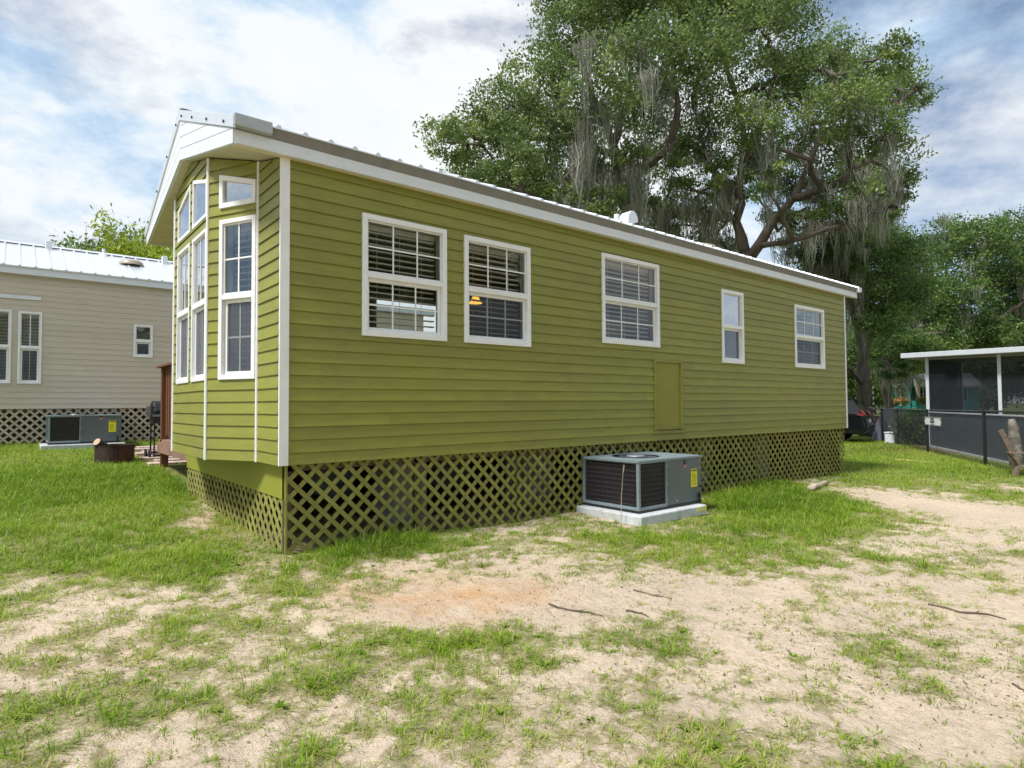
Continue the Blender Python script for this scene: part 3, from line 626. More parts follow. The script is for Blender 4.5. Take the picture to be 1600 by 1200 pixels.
# ------------------------------------------------------------------ air conditioners
def ac_unit(loc, label, dims=(1.155, .83, .56)):
    lx, ly, lz = dims; t = thing('air_conditioner', loc, label, 'air conditioner', 'packaged air conditioners'); x0, y0, z0 = loc
    A = lambda a, b, c: (x0+a, y0+b, z0+c)
    fx = lx*.42
    MB().bb(A(fx, .012, .03), A(lx, ly, lz-.01)).build('cabinet', M_acgrey, t, bevel=.006)
    MB().bb(A(.03, .03, .03), A(fx+.01, ly-.03, lz-.03)).build('coil', M_coil, t)
    MB().bb(A(.006, .006, .0), A(lx-.006, ly-.006, .034)).build('base_rail', M_black, t)
    fr = MB()
    for a in (0, ): 
        fr.bb(A(0, 0, .03), A(.034, .034, lz-.003)); fr.bb(A(0, ly-.032, .03), A(.032, ly, lz-.003))
    fr.bb(A(.034, .004, .03), A(fx, .03, .062)); fr.bb(A(.004, .034, .03), A(.03, ly-.032, .062))
    fr.bb(A(.034, .004, lz-.036), A(fx+.02, .03, lz-.014)); fr.bb(A(.004, .034, lz-.036), A(.03, ly-.032, lz-.014))
    fr.bb(A(fx-.004, .003, .032), A(fx+.012, .03, lz-.014)); fr.build('frame', M_acframe, t, bevel=.003)
    gr = MB()
    for i in range(9): z = .085+i*(lz-.15)/8; gr.bar(A(.055, .018, z), A(fx, .018, z), .004, .004); gr.bar(A(.018, .055, z), A(.018, ly-.04, z), .004, .004)
    for i in range(24): a = .06+i*(fx-.06)/24; gr.bar(A(a, .02, .07), A(a, .02, lz-.05), .002, .002)
    for i in range(36): a = .06+i*(ly-.11)/36; gr.bar(A(.02, a, .07), A(.02, a, lz-.05), .002, .002)
    gr.build('grille', M_wire, t, kind='stuff')
    n = 40; cx, cy, rr = .44*lx*.9, ly*.5, .27; tp = MB(); V = []; hw = []
    for k in range(n):
        a = 2*math.pi*k/n; c, s = math.cos(a), math.sin(a); V.append(A(cx+rr*c, cy+rr*s, lz))
        q = min([((lx+.008-cx) if c > 0 else (cx+.008))/max(abs(c), 1e-6), ((ly+.008-cy) if s > 0 else (cy+.008))/max(abs(s), 1e-6)]); hw.append(A(cx+q*c, cy+q*s, lz))
    tp.add(V+hw, [(k, n+k, n+(k+1) % n, (k+1) % n) for k in range(n)])
    for qx, qy, c2 in (((0), 0, 0),): pass
    crn = [A(-.008, -.008, lz), A(lx+.008, -.008, lz), A(lx+.008, ly+.008, lz), A(-.008, ly+.008, lz)]
    for c_ in crn:
        ds = sorted(range(n), key=lambda k: (hw[k][0]-c_[0])**2+(hw[k][1]-c_[1])**2)[:6]
        ds = sorted(ds, key=lambda k: math.atan2(hw[k][1]-A(0, cy, 0)[1], hw[k][0]-A(cx, 0, 0)[0]))
        onx = [k for k in ds if abs(hw[k][0]-c_[0]) < 1e-4]; ony = [k for k in ds if abs(hw[k][1]-c_[1]) < 1e-4]
        if onx and ony:
            kx = min(onx, key=lambda k: abs(hw[k][1]-c_[1])); ky = min(ony, key=lambda k: abs(hw[k][0]-c_[0])); tp.add([hw[kx], c_, hw[ky]], [(0, 1, 2)])
    tp.bb(A(-.008, -.008, lz-.022), A(lx+.008, .004, lz-.001)); tp.bb(A(-.008, .004, lz-.022), A(.004, ly+.008, lz-.001)); tp.bb(A(lx-.004, .004, lz-.022), A(lx+.008, ly+.008, lz-.001))
    tp.build('top_cover', M_acframe, t)
    fan = MB(); fan.lathe([(.001, .012), (.10, .012), (.115, -.01), (.115, -.09)], A(cx, cy, lz), 16)
    for k in range(4):
        a = k*math.pi/2+.4; c, s = math.cos(a), math.sin(a)
        fan.prism([A(cx+.08*c-.05*s, cy+.08*s+.05*c, lz-.05), A(cx+.24*c-.09*s, cy+.24*s+.09*c, lz-.04), A(cx+.25*c+.05*s, cy+.25*s-.05*c, lz-.09), A(cx+.09*c+.05*s, cy+.09*s-.05*c, lz-.08)], (0, 0, .004))
    fan.build('fan', M_acframe, t)
    rg = MB()
    for k in range(2, 5): rg.tube([A(cx+rr*k/4*math.cos(a), cy+rr*k/4*math.sin(a), lz+.004) for a in np.linspace(0, 2*math.pi, 25)], .003, 4, False)
    rg.build('fan_guard', M_wire, t, kind='stuff')
    st = MB().bb(A(lx-.20, .006, .20), A(lx-.085, .012, .41)).build('energy_label', M_yel, t)
    tx = MB(); tx.bb(A(lx-.19, .003, .385), A(lx-.095, .006, .398))
    for i in range(6): tx.bb(A(lx-.185, .0045, .23+i*.022), A(lx-.10-.012*(i % 3), .006, .234+i*.022))
    tx.build('label_print', M_dark, st)
    lg = MB().bb(A(lx-.335, .006, .47), A(lx-.30, .012, .515)).build('logo_badge', M_black, t); MB().bb(A(lx-.345, .006, .435), A(lx-.29, .0115, .467)).build('logo_print', M_pink, lg)
    va = MB(); va.tube([A(lx-.06, .01, .09), A(lx-.06, -.02, .09)], .014, 8); va.bb(A(lx-.072, -.012, .03), A(lx-.048, .0, .13)); va.tube([A(lx-.02, .01, .2), A(lx-.02, -.015, .2)], .012, 8); va.build('service_valve', M_black, t)
    for (a, b) in ((fx+.024, .1), (fx+.024, .28), (fx+.024, .47), (lx-.03, .5), (lx-.03, .42), (fx+.2, .07)): MB().box(A(a, .010, b), (.01, .006, .01)).build('screw', M_whiteplastic, t)
    return t
def ac_pad(a, b, label, stripe=True):
    t = thing('concrete_pad', ((a[0]+b[0])/2, (a[1]+b[1])/2, a[2]), label, 'concrete pad', 'air conditioner pads')
    MB().bb(a, b).build('slab', M_conc, t, bevel=.014)
    st = MB().bb((b[0]-.19, a[1]-.003, a[2]+.05), (b[0]-.02, a[1]+.0, b[2]-.012)).build('sticker', M_yel, t)
    q = MB()
    for i in range(4): q.bb((b[0]-.18+i*.02, a[1]-.005, a[2]+.06+.012*i), (b[0]-.07+i*.01, a[1]-.0035, a[2]+.066+.012*i))
    q.build('sticker_print', M_whiteplastic, st); return t
ac_pad((3.385, -.915, .06), (4.575, .03, .172), 'pale concrete pad under the big air conditioner beside the green lattice')
ac_unit((3.495, -.80, .172), 'grey air conditioner with black grilles and yellow label beside the green home')

for (px0, py0, px1, py1, lb) in ((970, 800, 974, 731, 'thin dry weed stalk standing before the air conditioner grille'),):
    b_ = onplane(px0, py0, 0, 3.30); e_ = onplane(px1, py1, 0, 3.32); b_[2] = float(gz0(b_[0], b_[1])); t_ = thing('dry_stalk', b_, lb, 'dry stalk'); MB().tube([b_, (b_+e_)/2+np.array((0, .01, 0)), e_], [.0042, .0032, .002], 6).build('stem', M_pale, t_)
    for k in range(5): MB().tube([e_-np.array((0, 0, .05)), e_+np.array((.0, rng.normal()*.03, .02+.02*rng.random()))], [.003, .0012], 4).build('seed_head', M_pale, t_)

# ------------------------------------------------------------------ neighbour's tan home
NY = 9.4; NX0, NX1 = -7., 7.; NZ0, NZ1 = 1.319, 3.80
nb = thing('mobile_home', (0, NY, .6), 'tan lap-sided mobile home with white ribbed metal roof and tan lattice', 'mobile home')
Fn = Facet((NX0, NY), (NX1, NY)); o = -NX0
nops = [(o+.231, o+.567, 2.348, 3.008), (o-1.588, o-1.241, 1.779, 3.114), (o-2.035, o-1.682, 1.779, 3.120)]
siding(Fn, NZ0, NZ1, [], nops, nb, 'side_wall', M_tan, M_shea, e=.1063, lip=.010)
for i, q in enumerate(nops): window(Fn, *q, nb, cols=1 if i == 0 else 2, rows=1, blinds=i > 0, fw=.035, screen=True, sp=.06)
fbox(MB(), Fn, o-2.2, o-1.265, 3.336, 3.40, 0, .03).build('window_head_trim', M_fascia, nb)
MB().bb((NX0, NY+.3, NZ0), (NX1, NY+3.8, NZ1)).build('rear_body', M_tan, nb)
nr_ = MB(); nyr = NY+1.85; nz = lambda y: 3.93+.415*(y-(NY-.14))
nr_.prism([(NX0-.3, NY-.14, nz(NY-.14)), (NX1+.3, NY-.14, nz(NY-.14)), (NX1+.3, nyr, nz(nyr)), (NX0-.3, nyr, nz(nyr))], (0, 0, -.02)); nr_.prism([(NX0-.3, nyr, nz(nyr)), (NX1+.3, nyr, nz(nyr)), (NX1+.3, NY+3.85, nz(NY-.14)), (NX0-.3, NY+3.85, nz(NY-.14))], (0, 0, -.02))
nro = nr_.build('roof', M_roof, nb); x = -4.1; rb = None
while x < 3.2:
    if rb is None:
        V = [(x+p, NY-.15, nz(NY-.15)+q+.001) for p, q in prof]+[(x+p, nyr, nz(nyr)+q+.001) for p, q in prof]
        o_ = MB().add(V, [(0, 1, 5, 4), (1, 2, 6, 5), (2, 3, 7, 6), (3, 2, 1, 0)]).build('rib', M_roof, nro); rb = o_.data; xb = x
    else: o_ = link('rib', rb, None, nro); o_.location = (x-xb, 0, 0)
    x += .2286
MB().bb((NX0-.3, NY-.11, 3.785), (NX1+.3, NY-.09, 3.93)).build('fascia', M_fascia, nro, bevel=.003); MB().bb((NX0, NY-.09, 3.79), (NX1, NY+.01, 3.80)).build('eave_soffit', M_fascia, nro)
MB().prism([(NX0-.3, nyr-.14, nz(nyr-.14)+.025), (NX0-.3, nyr, nz(nyr)+.03), (NX0-.3, nyr+.14, nz(nyr-.14)+.025), (NX0-.3, nyr, nz(nyr)+.02)], (NX1-NX0+.6, 0, 0)).build('ridge_cap', M_roof, nro)
for (px, py, k) in ((76, 388, 0), (162, 396, 1), (257, 412, 0)):
    y = nyr-.25; p = onplane(px, py, 1, y); z = nz(y)
    if k == 0: MB().bb((p[0]-.055, y-.06, z-.04), (p[0]+.055, y+.06, z+.17)).build('roof_vent', M_fascia, nro, bevel=.012)
    else: MB().lathe([(.1, -.04), (.05, .05), (.03, .07), (.03, .16), (.001, .16)], (p[0], y, z), 12).build('vent_pipe', M_fascia, nro)
y = nyr-.75; p = onplane(205, 420, 1, y); dm = MB(); dm.lathe([(.24, -.03), (.23, .03), (.17, .08), (.08, .10), (.001, .105)], (p[0], y, nz(y)), 20); dm.build('skylight_dome', M_dome, nro, smooth=True)
lattice((-3.4, NY+.03), (1, 0), 7.4, lambda s: .58, NZ0, (0, -1), nb, M_tanlath, pitch=.146)
MB().bb((NX0, NY+.5, 0), (NX1, NY+.55, NZ0)).build('back_skirt', M_post, nb)
gy = float(gz0(-.5, 8.8)); ac_pad((-1.26, 8.42, gy-.06), (.0, 9.30, gy+.075), 'pale concrete pad in front of the tan home, under its air conditioner')
ac_unit((-1.16, 8.52, gy+.075), 'grey air conditioner standing against the tan home lattice', (1.10, .76, .52))
# conduit drop on tan wall
# ------------------------------------------------------------------ deck, patio, grill, fire ring
dk = thing('wooden_deck', (.15, 5., .45), 'stained wooden deck with slatted railing at the far corner of the green home', 'deck')
DZ = .83
for i in range(14): MB().bb((.15+i*.145, 3.72, DZ-.035), (.15+i*.145+.138, 6.02, DZ)).build('deck_board', M_deck, dk)
MB().bb((.12, 3.72, DZ-.20), (.148, 6.02, DZ-.038)).build('rim_joist', M_deck, dk)
for (x, y) in ((.15, 5.90), (.15, 3.80), (2.1, 5.9)): MB().bb((x, y-.05, .1), (x+.10, y+.05, 1.95 if y > 5 and x < 1 else DZ-.04)).build('post', M_cedar if y > 5 else M_post, dk)
MB().bb((.10, 3.76, 1.95), (.30, 6.04, 1.985)).build('cap_rail', M_cedar, dk, bevel=.004)
MB().bb((.25, 5.86, 1.95), (2.2, 6.0, 1.985)).build('cap_rail', M_cedar, dk)
for i in range(13): y = 3.80+i*.155; MB().bb((.19, y, .90), (.225, y+.09, 1.95)).build('baluster', M_cedar, dk)
for i in range(11): x = .35+i*.165; MB().bb((x, 5.91, .90), (x+.09, 5.94, 1.95)).build('baluster', M_cedar, dk)
patio = thing('patio', (.3, 6.8, .45), 'patio of pinkish concrete pavers behind the fire ring', 'patio'); pm = None
for i in range(7):
    for j in range(8):
        x, y = -.02+i*.41+(.2 if j % 2 else 0), 6.08+j*.31
        if x < .02: x = .02
        z = float(gz0(x+.2, y+.15)); MB().bb((x, y, z-.05), (x+.395, y+.295, z+.03+random.uniform(-.004, .004))).build('paver', M_pav, patio, bevel=.006)
gq = gp(234, 715); gr_ = thing('barbecue_grill', gq, 'black barrel barbecue grill on thin legs by the wooden deck', 'grill'); x, y, z = gq
MB().prism([(x+.02+0, y-.22, z+.74), (x+.02, y-.22, z+.80), (x+.02, y-.15, z+.93), (x+.02, y+.05, z+.97), (x+.02, y+.22, z+.88), (x+.02, y+.26, z+.74)], (.62, 0, 0)).build('lid', M_black, gr_, bevel=.015)
MB().prism([(x+.02, y-.22, z+.735), (x+.02, y+.25, z+.735), (x+.02, y+.2, z+.58), (x+.02, y-.16, z+.58)], (.62, 0, 0)).build('firebox', M_black, gr_, bevel=.015)
MB().bb((x-.03, y-.2, z+.70), (x+.02, y+.2, z+.88)).build('end_shelf', M_wire, gr_, bevel=.005)
for a, b in ((.04, -.15), (.04, .2), (.6, -.15), (.6, .2)): MB().tube([(x+a, y+b, z+.02), (x+a, y+b, z+.62)], .013, 8).build('leg', M_black, gr_)
MB().bb((x+.02, y-.18, z+.08), (x+.64, y+.23, z+.10)).build('lower_shelf', M_black, gr_); MB().bb((x, y-.24, z+.70), (x+.6, y-.225, z+.735)).build('handle', M_acframe, gr_)
for b in (-.16, .21): MB().tube([(x-.045, y+b, z+.07), (x-.015, y+b, z+.07)], .07, 16).build('wheel', M_tyre, gr_)
fq = np.array((-.36, 6.75, float(gz0(-.36, 6.75)))); fr_ = thing('fire_ring', fq, 'rusty steel fire ring in the grass', 'fire ring')
MB().lathe([(.272, -.05), (.276, .25), (.281, .27), (.264, .27), (.26, .0), (.26, -.05)], fq, 32).build('ring', M_rust, fr_, smooth=False)
MB().lathe([(.001, .06), (.2, .05), (.258, .02)], fq, 20).build('ash_bed', M_post, fr_)
lg_ = thing('firewood_log', fq+np.array((-.2, -.05, .2)), 'short cut log leaning out of the rusty fire ring', 'log'); a = fq+np.array((-.25, -.10, .33)); b = fq+np.array((.05, .12, .10))
MB().tube([a, a*.5+b*.5, b], [.065, .062, .06], 12).build('bark', M_log, lg_); dv = (a-b)/np.linalg.norm(a-b); MB().tube([a, a+dv*.004], [.058, .058], 12).build('cut_end', M_logend, lg_)

# ------------------------------------------------------------------ trees
def leaf_mesh(name, C, size, tint, nrm_bias=.35, asp=.5):
    n = len(C); d = rng.normal(size=(n, 3)); d /= np.linalg.norm(d, axis=1)[:, None]
    q = rng.normal(size=(n, 3)); q[:, 2] += nrm_bias*2; u = np.cross(d, q); u /= np.linalg.norm(u, axis=1)[:, None]+1e-9
    s = size*rng.uniform(.6, 1.4, n)[:, None]
    V = np.stack([C-d*s*.5, C+u*s*asp*.5-d*s*.05, C+d*s*.5, C-u*s*asp*.5-d*s*.05], 1).reshape(-1, 3)
    F = np.arange(4*n).reshape(n, 4); me = np_mesh(name, V, F); attr(me, 'tint', np.repeat(np.clip(tint, 0, 1), 4)); return me
def crown_points(blobs, n, sub=30, spread=.36):
    cs = np.array([b[0] for b in blobs]); rs = np.array([b[1] for b in blobs]); wt = rs**2; wt = wt/wt.sum()
    P = []; T = []
    for c, r, k in zip(cs, rs, (wt*n).astype(int)):
        ns = max(6, int(sub*r*r)); d = rng.normal(size=(ns, 3)); d /= np.linalg.norm(d, axis=1)[:, None]
        sc_ = c+d*(r*rng.uniform(.25, 1.08, ns)**.6)[:, None]*np.array([1, 1, .85]); st = rng.uniform(.1, .75, ns)
        ix = rng.integers(0, ns, k); g = rng.normal(size=(k, 3))*spread*np.array([1, 1, .6])
        P.append(sc_[ix]+g*min(1, r/1.2)); T.append(st[ix]+rng.normal(size=k)*.14)
    return np.concatenate(P), np.concatenate(T)
def moss_mesh(name, anchors, lens, strands=20, seg=5):
    n = len(anchors)*strands; A = np.repeat(np.asarray(anchors), strands, 0); Ln = np.repeat(np.asarray(lens), strands)
    o3 = rng.normal(size=(n, 3))*np.array([.16, .16, .09]); p = A+o3; l = Ln*(.12+.95*rng.random(n)**1.4); a = rng.uniform(0, math.pi, n); wd = rng.uniform(.006, .022, n)
    dr = np.stack([np.cos(a), np.sin(a), 0*a], -1); ph = rng.uniform(0, 6.28, (n, 2)); fq = rng.uniform(3, 11, (n, 2)); tn = np.repeat(rng.uniform(.15, .8, len(anchors)), strands)+rng.normal(size=n)*.16
    V = np.zeros((n, seg+1, 2, 3))
    for k in range(seg+1):
        t = k/seg; c = p.copy(); c[:, :2] += -o3[:, :2]*t*.75+.045*np.sin(ph+fq*t)*np.array([1, 1])+rng.normal(size=(n, 2))*.022*t; c[:, 2] -= l*t
        hw = (wd*(1-.8*t)*(.5+rng.random(n)))[:, None]; V[:, k, 0] = c-dr*hw; V[:, k, 1] = c+dr*hw
    b = np.arange(n)[:, None]*2*(seg+1)+2*np.arange(seg)[None]; F = np.stack([b, b+1, b+3, b+2], -1).reshape(-1, 4)
    me = np_mesh(name, V.reshape(-1, 3), F); attr(me, 'tint', np.repeat(np.clip(tn, 0, 1), 2*(seg+1))); return me
def wobble(a, b, k=6, amp=.12, sag=0.):
    a = np.array(a, float); b = np.array(b, float); L = np.linalg.norm(b-a); off = rng.normal(size=(k+1, 3))*amp*L/k
    return [a+(b-a)*i/k+(off[i] if 0 < i < k else 0)+np.array((0, 0, sag*L*math.sin(math.pi*i/k))) for i in range(k+1)]
def make_tree(name, base, label, limbs, blobs, nleaf, leaf, lm, moss=0, mosslen=1.5, group=None, cat='tree', mossmin=None, mossx=0, mossx1=1425, twig=4, spread=.36):
    """limbs: list of (points, r0, r1); blobs: (centre, radius)"""
    t = thing(name, base, label, cat, group); off = np.array(t['_o']); nodes = []; tk = MB()
    for i, (pts, r0, r1) in enumerate(limbs):
        P = []; 
        for a, b in zip(pts[:-1], pts[1:]): w_ = wobble(a, b, 4, .09); P += w_[:-1]
        P.append(np.array(pts[-1], float)); n = len(P); rad = [(r0+(r1-r0)*k/(n-1))*(1+.08*rng.normal()) for k in range(n)]
        if i == 0: rad[0] *= 1.5
        tk.tube(P, rad, 10); nodes += P[n//4:]
    tk.build('trunk', M_bark, t, smooth=True); nodes = np.array(nodes); br = MB(); anch = []
    for c, r in blobs:
        c = np.array(c); cand = nodes[np.argsort(np.linalg.norm(nodes-c, axis=1)+np.maximum(0, nodes[:, 2]-c[2])*1.5)[:3]]; s = cand[0]
        P = wobble(s, c, 6, .22, .06); r0 = min(.16, .045+.05*r); br.tube(P, list(np.linspace(r0, .022, 7)), 6, False); anch += P[2:]
        for k in range(twig):
            e = c+rng.normal(size=3)*r*.55; Q = wobble(P[4+k % 3], e, 4, .25); br.tube(Q, list(np.linspace(.03, .008, 5)), 4, False); anch += Q[2:]
    br.build('branches', M_bark, t, kind='stuff')
    P, T = crown_points(blobs, nleaf, spread=spread); link('crown', leaf_mesh('crown', P-off, leaf, T), lm, t, kind='stuff')
    if moss:
        an = np.array(anch); 
        if mossmin is not None: an = an[an[:, 2] < mossmin]; an = an[(proj(an)[0] > mossx) & (proj(an)[0] < mossx1)]
        ix = rng.integers(0, len(an), moss); link('spanish_moss', moss_mesh('spanish_moss', an[ix]-off+rng.normal(size=(moss, 3))*.12, mosslen*rng.uniform(.35, 1.3, moss)), M_moss, t, kind='stuff')
    return t
def B(lst, d0): return [(at(px, py, d0+dd), r*(d0+dd)/FPX) for px, py, r, dd in lst]
def LB(pts, d0): return [at(px, py, d0+dd) for px, py, dd in pts]
dA = 22.
gA = lambda px, d: (lambda p: np.array((p[0], p[1], float(gz0(p[0], p[1]))-.1)))(at(px, 640, d))
make_tree('live_oak', gA(985, dA), 'tall live oak with hanging grey moss, left one behind the green home roof',
  [([gA(985, dA), at(985, 340, dA), at(968, 290, dA)], .34, .24), (LB([(968, 290, 0), (955, 220, .5), (925, 150, 0), (905, 80, -1)], dA), .22, .07), (LB([(970, 300, 0), (1010, 260, -.5), (1045, 230, -1), (1060, 170, -1.5), (1040, 80, -1)], dA), .22, .06),
   (LB([(958, 225, .5), (985, 150, 2), (980, 60, 2.5)], dA), .17, .06), (LB([(955, 240, .5), (880, 215, 0), (800, 215, -.5), (730, 225, 0)], dA), .15, .04), (LB([(968, 300, 0), (880, 320, -2), (815, 300, -2)], dA), .14, .04)],
  B([(695, 222, 38, 0), (735, 200, 42, -2), (770, 245, 44, 1), (790, 165, 52, 2), (845, 125, 55, -2), (860, 200, 52, 3), (815, 262, 42, -3), (900, 60, 68, 0), (935, 150, 62, -4), (960, 20, 75, 2), (1010, 100, 68, -3), (1040, 10, 80, 0), (905, 275, 40, 3), (870, 310, 34, -3), (950, -50, 80, 0), (1060, -60, 90, 1), (1005, 185, 48, 4), (725, 265, 36, 2), (790, 300, 34, 0), (880, -10, 55, 1), (940, 320, 34, -3), (1040, 330, 30, 2), (850, 275, 42, 2), (760, 285, 38, -2), (900, 225, 50, -1), (980, 250, 34, -3), (835, 320, 34, 2), (1000, 320, 34, 3), (930, 345, 28, 3), (870, 335, 28, 4), (800, 225, 48, -2)], dA),
  112000, .120, M_leaf, 420, 1.5, 'live oaks behind the home', spread=.24, mossmin=12.5, mossx=860)
make_tree('live_oak', gA(1180, dA+1), 'tall forked live oak with long moss, right one behind the green home roof',
  [([gA(1180, dA+1), at(1172, 420, dA+1), at(1165, 395, dA+1)], .36, .27), (LB([(1165, 400, 1), (1150, 345, 1), (1162, 250, 1.5), (1150, 150, 1), (1130, 60, 1)], dA), .20, .06), (LB([(1172, 405, 1), (1205, 350, .5), (1240, 310, 0), (1262, 262, 0), (1290, 190, 0), (1310, 120, -.5)], dA), .20, .05),
   (LB([(1240, 310, 0), (1300, 290, -1), (1360, 250, -1), (1400, 170, -1)], dA), .14, .04), (LB([(1160, 260, 1.5), (1195, 180, 0), (1215, 100, -1)], dA), .15, .05), (LB([(1155, 330, 1), (1110, 260, 2), (1085, 170, 1)], dA), .15, .05), (LB([(1185, 385, .8), (1240, 375, -1), (1330, 345, -1.5), (1400, 325, -2)], dA), .11, .03)],
  B([(1085, 80, 66, -3), (1110, 165, 58, 0), (1130, 20, 78, 3), (1190, 50, 72, -2), (1225, 130, 62, 2), (1180, 195, 50, -3), (1270, 110, 62, 0), (1315, 165, 62, -3), (1290, 232, 50, 2), (1350, 120, 58, 0), (1390, 88, 36, -2), (1402, 150, 48, 2), (1440, 147, 26, 0), (1385, 205, 46, -3), (1335, 272, 44, 0), (1392, 262, 40, 3), (1412, 285, 26, 0), (1320, 322, 36, -2), (1275, 300, 30, 2), (1090, 235, 42, 3), (1050, 275, 34, -2), (1160, -40, 80, 0), (1235, 30, 42, 0), (1300, 85, 40, 3), (1110, 330, 30, 1), (1370, 330, 28, -1), (1125, 275, 36, -2), (1070, 320, 34, 3), (1100, 375, 28, 3), (1300, 345, 34, 3), (1340, 360, 30, 2), (1395, 320, 26, 1), (1040, 225, 44, 1), (1240, 230, 34, 4), (1030, 370, 24, 4), (1060, 390, 22, 4), (1190, 280, 34, -3), (1235, 285, 30, 3), (1262, 345, 30, -1), (1215, 335, 24, 4), (1145, 300, 32, 3), (1180, 245, 38, 2), (1240, 385, 24, 4), (1130, 390, 26, 4), (1290, 380, 28, 4), (1350, 300, 36, -3)], dA+.5),
  112000, .120, M_leaf, 440, 1.35, 'live oaks behind the home', spread=.24, mossmin=12.5, mossx=0, mossx1=1408)
dC = 26.
make_tree('live_oak', gA(1352, dC), 'leaning dark-trunked live oak with moss just right of the green home', 
  [([gA(1356, dC), at(1348, 590, dC), at(1350, 540, dC), at(1335, 480, dC), at(1318, 430, dC-.5)], .29, .17), (LB([(1350, 540, 0), (1380, 470, 1), (1420, 430, 1)], dC), .2, .06), (LB([(1348, 600, 0), (1328, 575, -1), (1300, 560, -2)], dC), .13, .06), (LB([(1340, 500, 0), (1345, 420, 0), (1360, 370, 0)], dC), .17, .05)],
  B([(1290, 395, 36, 0), (1340, 385, 44, 1), (1375, 430, 42, -1), (1325, 440, 30, 2), (1410, 400, 36, 1), (1420, 460, 38, 0), (1385, 500, 34, -1), (1345, 470, 24, 3), (1270, 440, 30, 3), (1370, 370, 36, 3)], dC),
  42000, .125, M_leaf2, 120, 2.2, None, mossmin=14, mossx=1250, mossx1=1350)
# right background trees
make_tree('broad_oak', gA(1480, 36), 'broad mid-green oak rising behind the screened porch', [([gA(1480, 36), at(1480, 560, 36), at(1490, 480, 36)], .4, .28), ([at(1490, 480, 36), at(1530, 420, 36), at(1560, 380, 35)], .22, .06), ([at(1490, 490, 36), at(1450, 430, 35), at(1440, 400, 35)], .2, .06), ([at(1490, 500, 36), at(1560, 500, 34), at(1600, 470, 34)], .2, .06)],
  B([(1405, 400, 38, 1), (1452, 425, 46, -1), (1482, 372, 42, 1), (1530, 378, 50, -2), (1580, 372, 48, 1), (1600, 420, 52, -1), (1548, 448, 48, 2), (1500, 470, 48, -3), (1440, 485, 42, 0), (1590, 495, 46, 0), (1650, 390, 60, 0), (1650, 470, 60, 0), (1550, 520, 36, -3)], 36), 60000, .17, M_leaf2, 130, 2.0, None, spread=.27)
make_tree('small_oak', gA(1388, 33), 'low leafy oak with pale trunk between the car and the porch', [([gA(1388, 33), at(1386, 590, 33), at(1392, 545, 33)], .26, .18), ([at(1392, 545, 33), at(1440, 520, 33), at(1470, 520, 32)], .13, .05)],
  B([(1392, 530, 34, 0), (1430, 550, 34, -1), (1478, 535, 40, 0), (1530, 530, 38, 1), (1385, 578, 18, -1), (1440, 500, 34, 2), (1350, 520, 26, 3), (1420, 575, 18, -2), (1365, 560, 20, 2)], 33), 30000, .14, M_leaf2, 60, 1.6, None, spread=.26)
# a general tree, copied for the far wood line and the lot behind the camera
def generic(name, base, label, seed, lm, group):
    b = np.array(base); bl = []
    for k in range(16):
        a = rng.uniform(0, 6.28); r = rng.uniform(.3, 3.4); bl.append((b+np.array((r*math.cos(a), r*math.sin(a), 5.2+rng.uniform(-2.6, 3.2)-.25*r)), rng.uniform(1.1, 1.8)))
    return make_tree(name, base, label, [([b, b+np.array((.1, .1, 2.2)), b+np.array((.2, -.1, 4.5))], .3, .18), ([b+np.array((.1, 0, 3)), b+np.array((1.6, .6, 5.2))], .14, .05), ([b+np.array((.1, 0, 3.2)), b+np.array((-1.5, -.8, 5.6))], .14, .05)], bl, 26000, .2, lm, 50, 1.4, group, spread=.45)
g0 = gA(1262, 52); T0 = generic('wood_edge_tree', g0, 'dark tree of the distant wood line behind the homes', 3, M_leaf2, 'trees of the distant wood line')
g1 = gA(1700, 50); T1 = generic('wood_edge_tree', g1, 'dark tree of the distant wood line behind the homes', 4, M_leaf2, 'trees of the distant wood line')
spots = [(1330, 60), (1400, 56), (1450, 62), (1505, 54), (1560, 60), (1610, 52), (1365, 75), (1480, 80), (1540, 78), (1300, 70), (1333, 44), (1352, 52), (1322, 50)]
for i, (px, d) in enumerate(spots): dup((T0, T1)[i % 2], gA(px, d), i*1.3, 'dark tree of the distant wood line behind the homes', None, .85+.12*(i % 3))
dl = gA(192, 40); dlz = dl.copy(); dup(T0, dlz+np.array((0, 0, .6)), 2.2, 'dark tree whose top shows above the tan home roof', None, 1.2)
dup(T1, gA(235, 40), .7, 'dark tree behind the yellow-green bamboo, above the tan home roof', None, 1.3)
for i, (x, y, s) in enumerate(((-6, -20, 1.3), (4, -24, 1.5), (12, -21, 1.35), (20, -24, 1.5), (-24, 2, 1.1))):
    dup((T0, T1)[i % 2], (x, y, float(gz0(x, y))), i*2.1, 'tree across the lot, showing only as a reflection in the window glass', 'trees reflected in the windows', s)
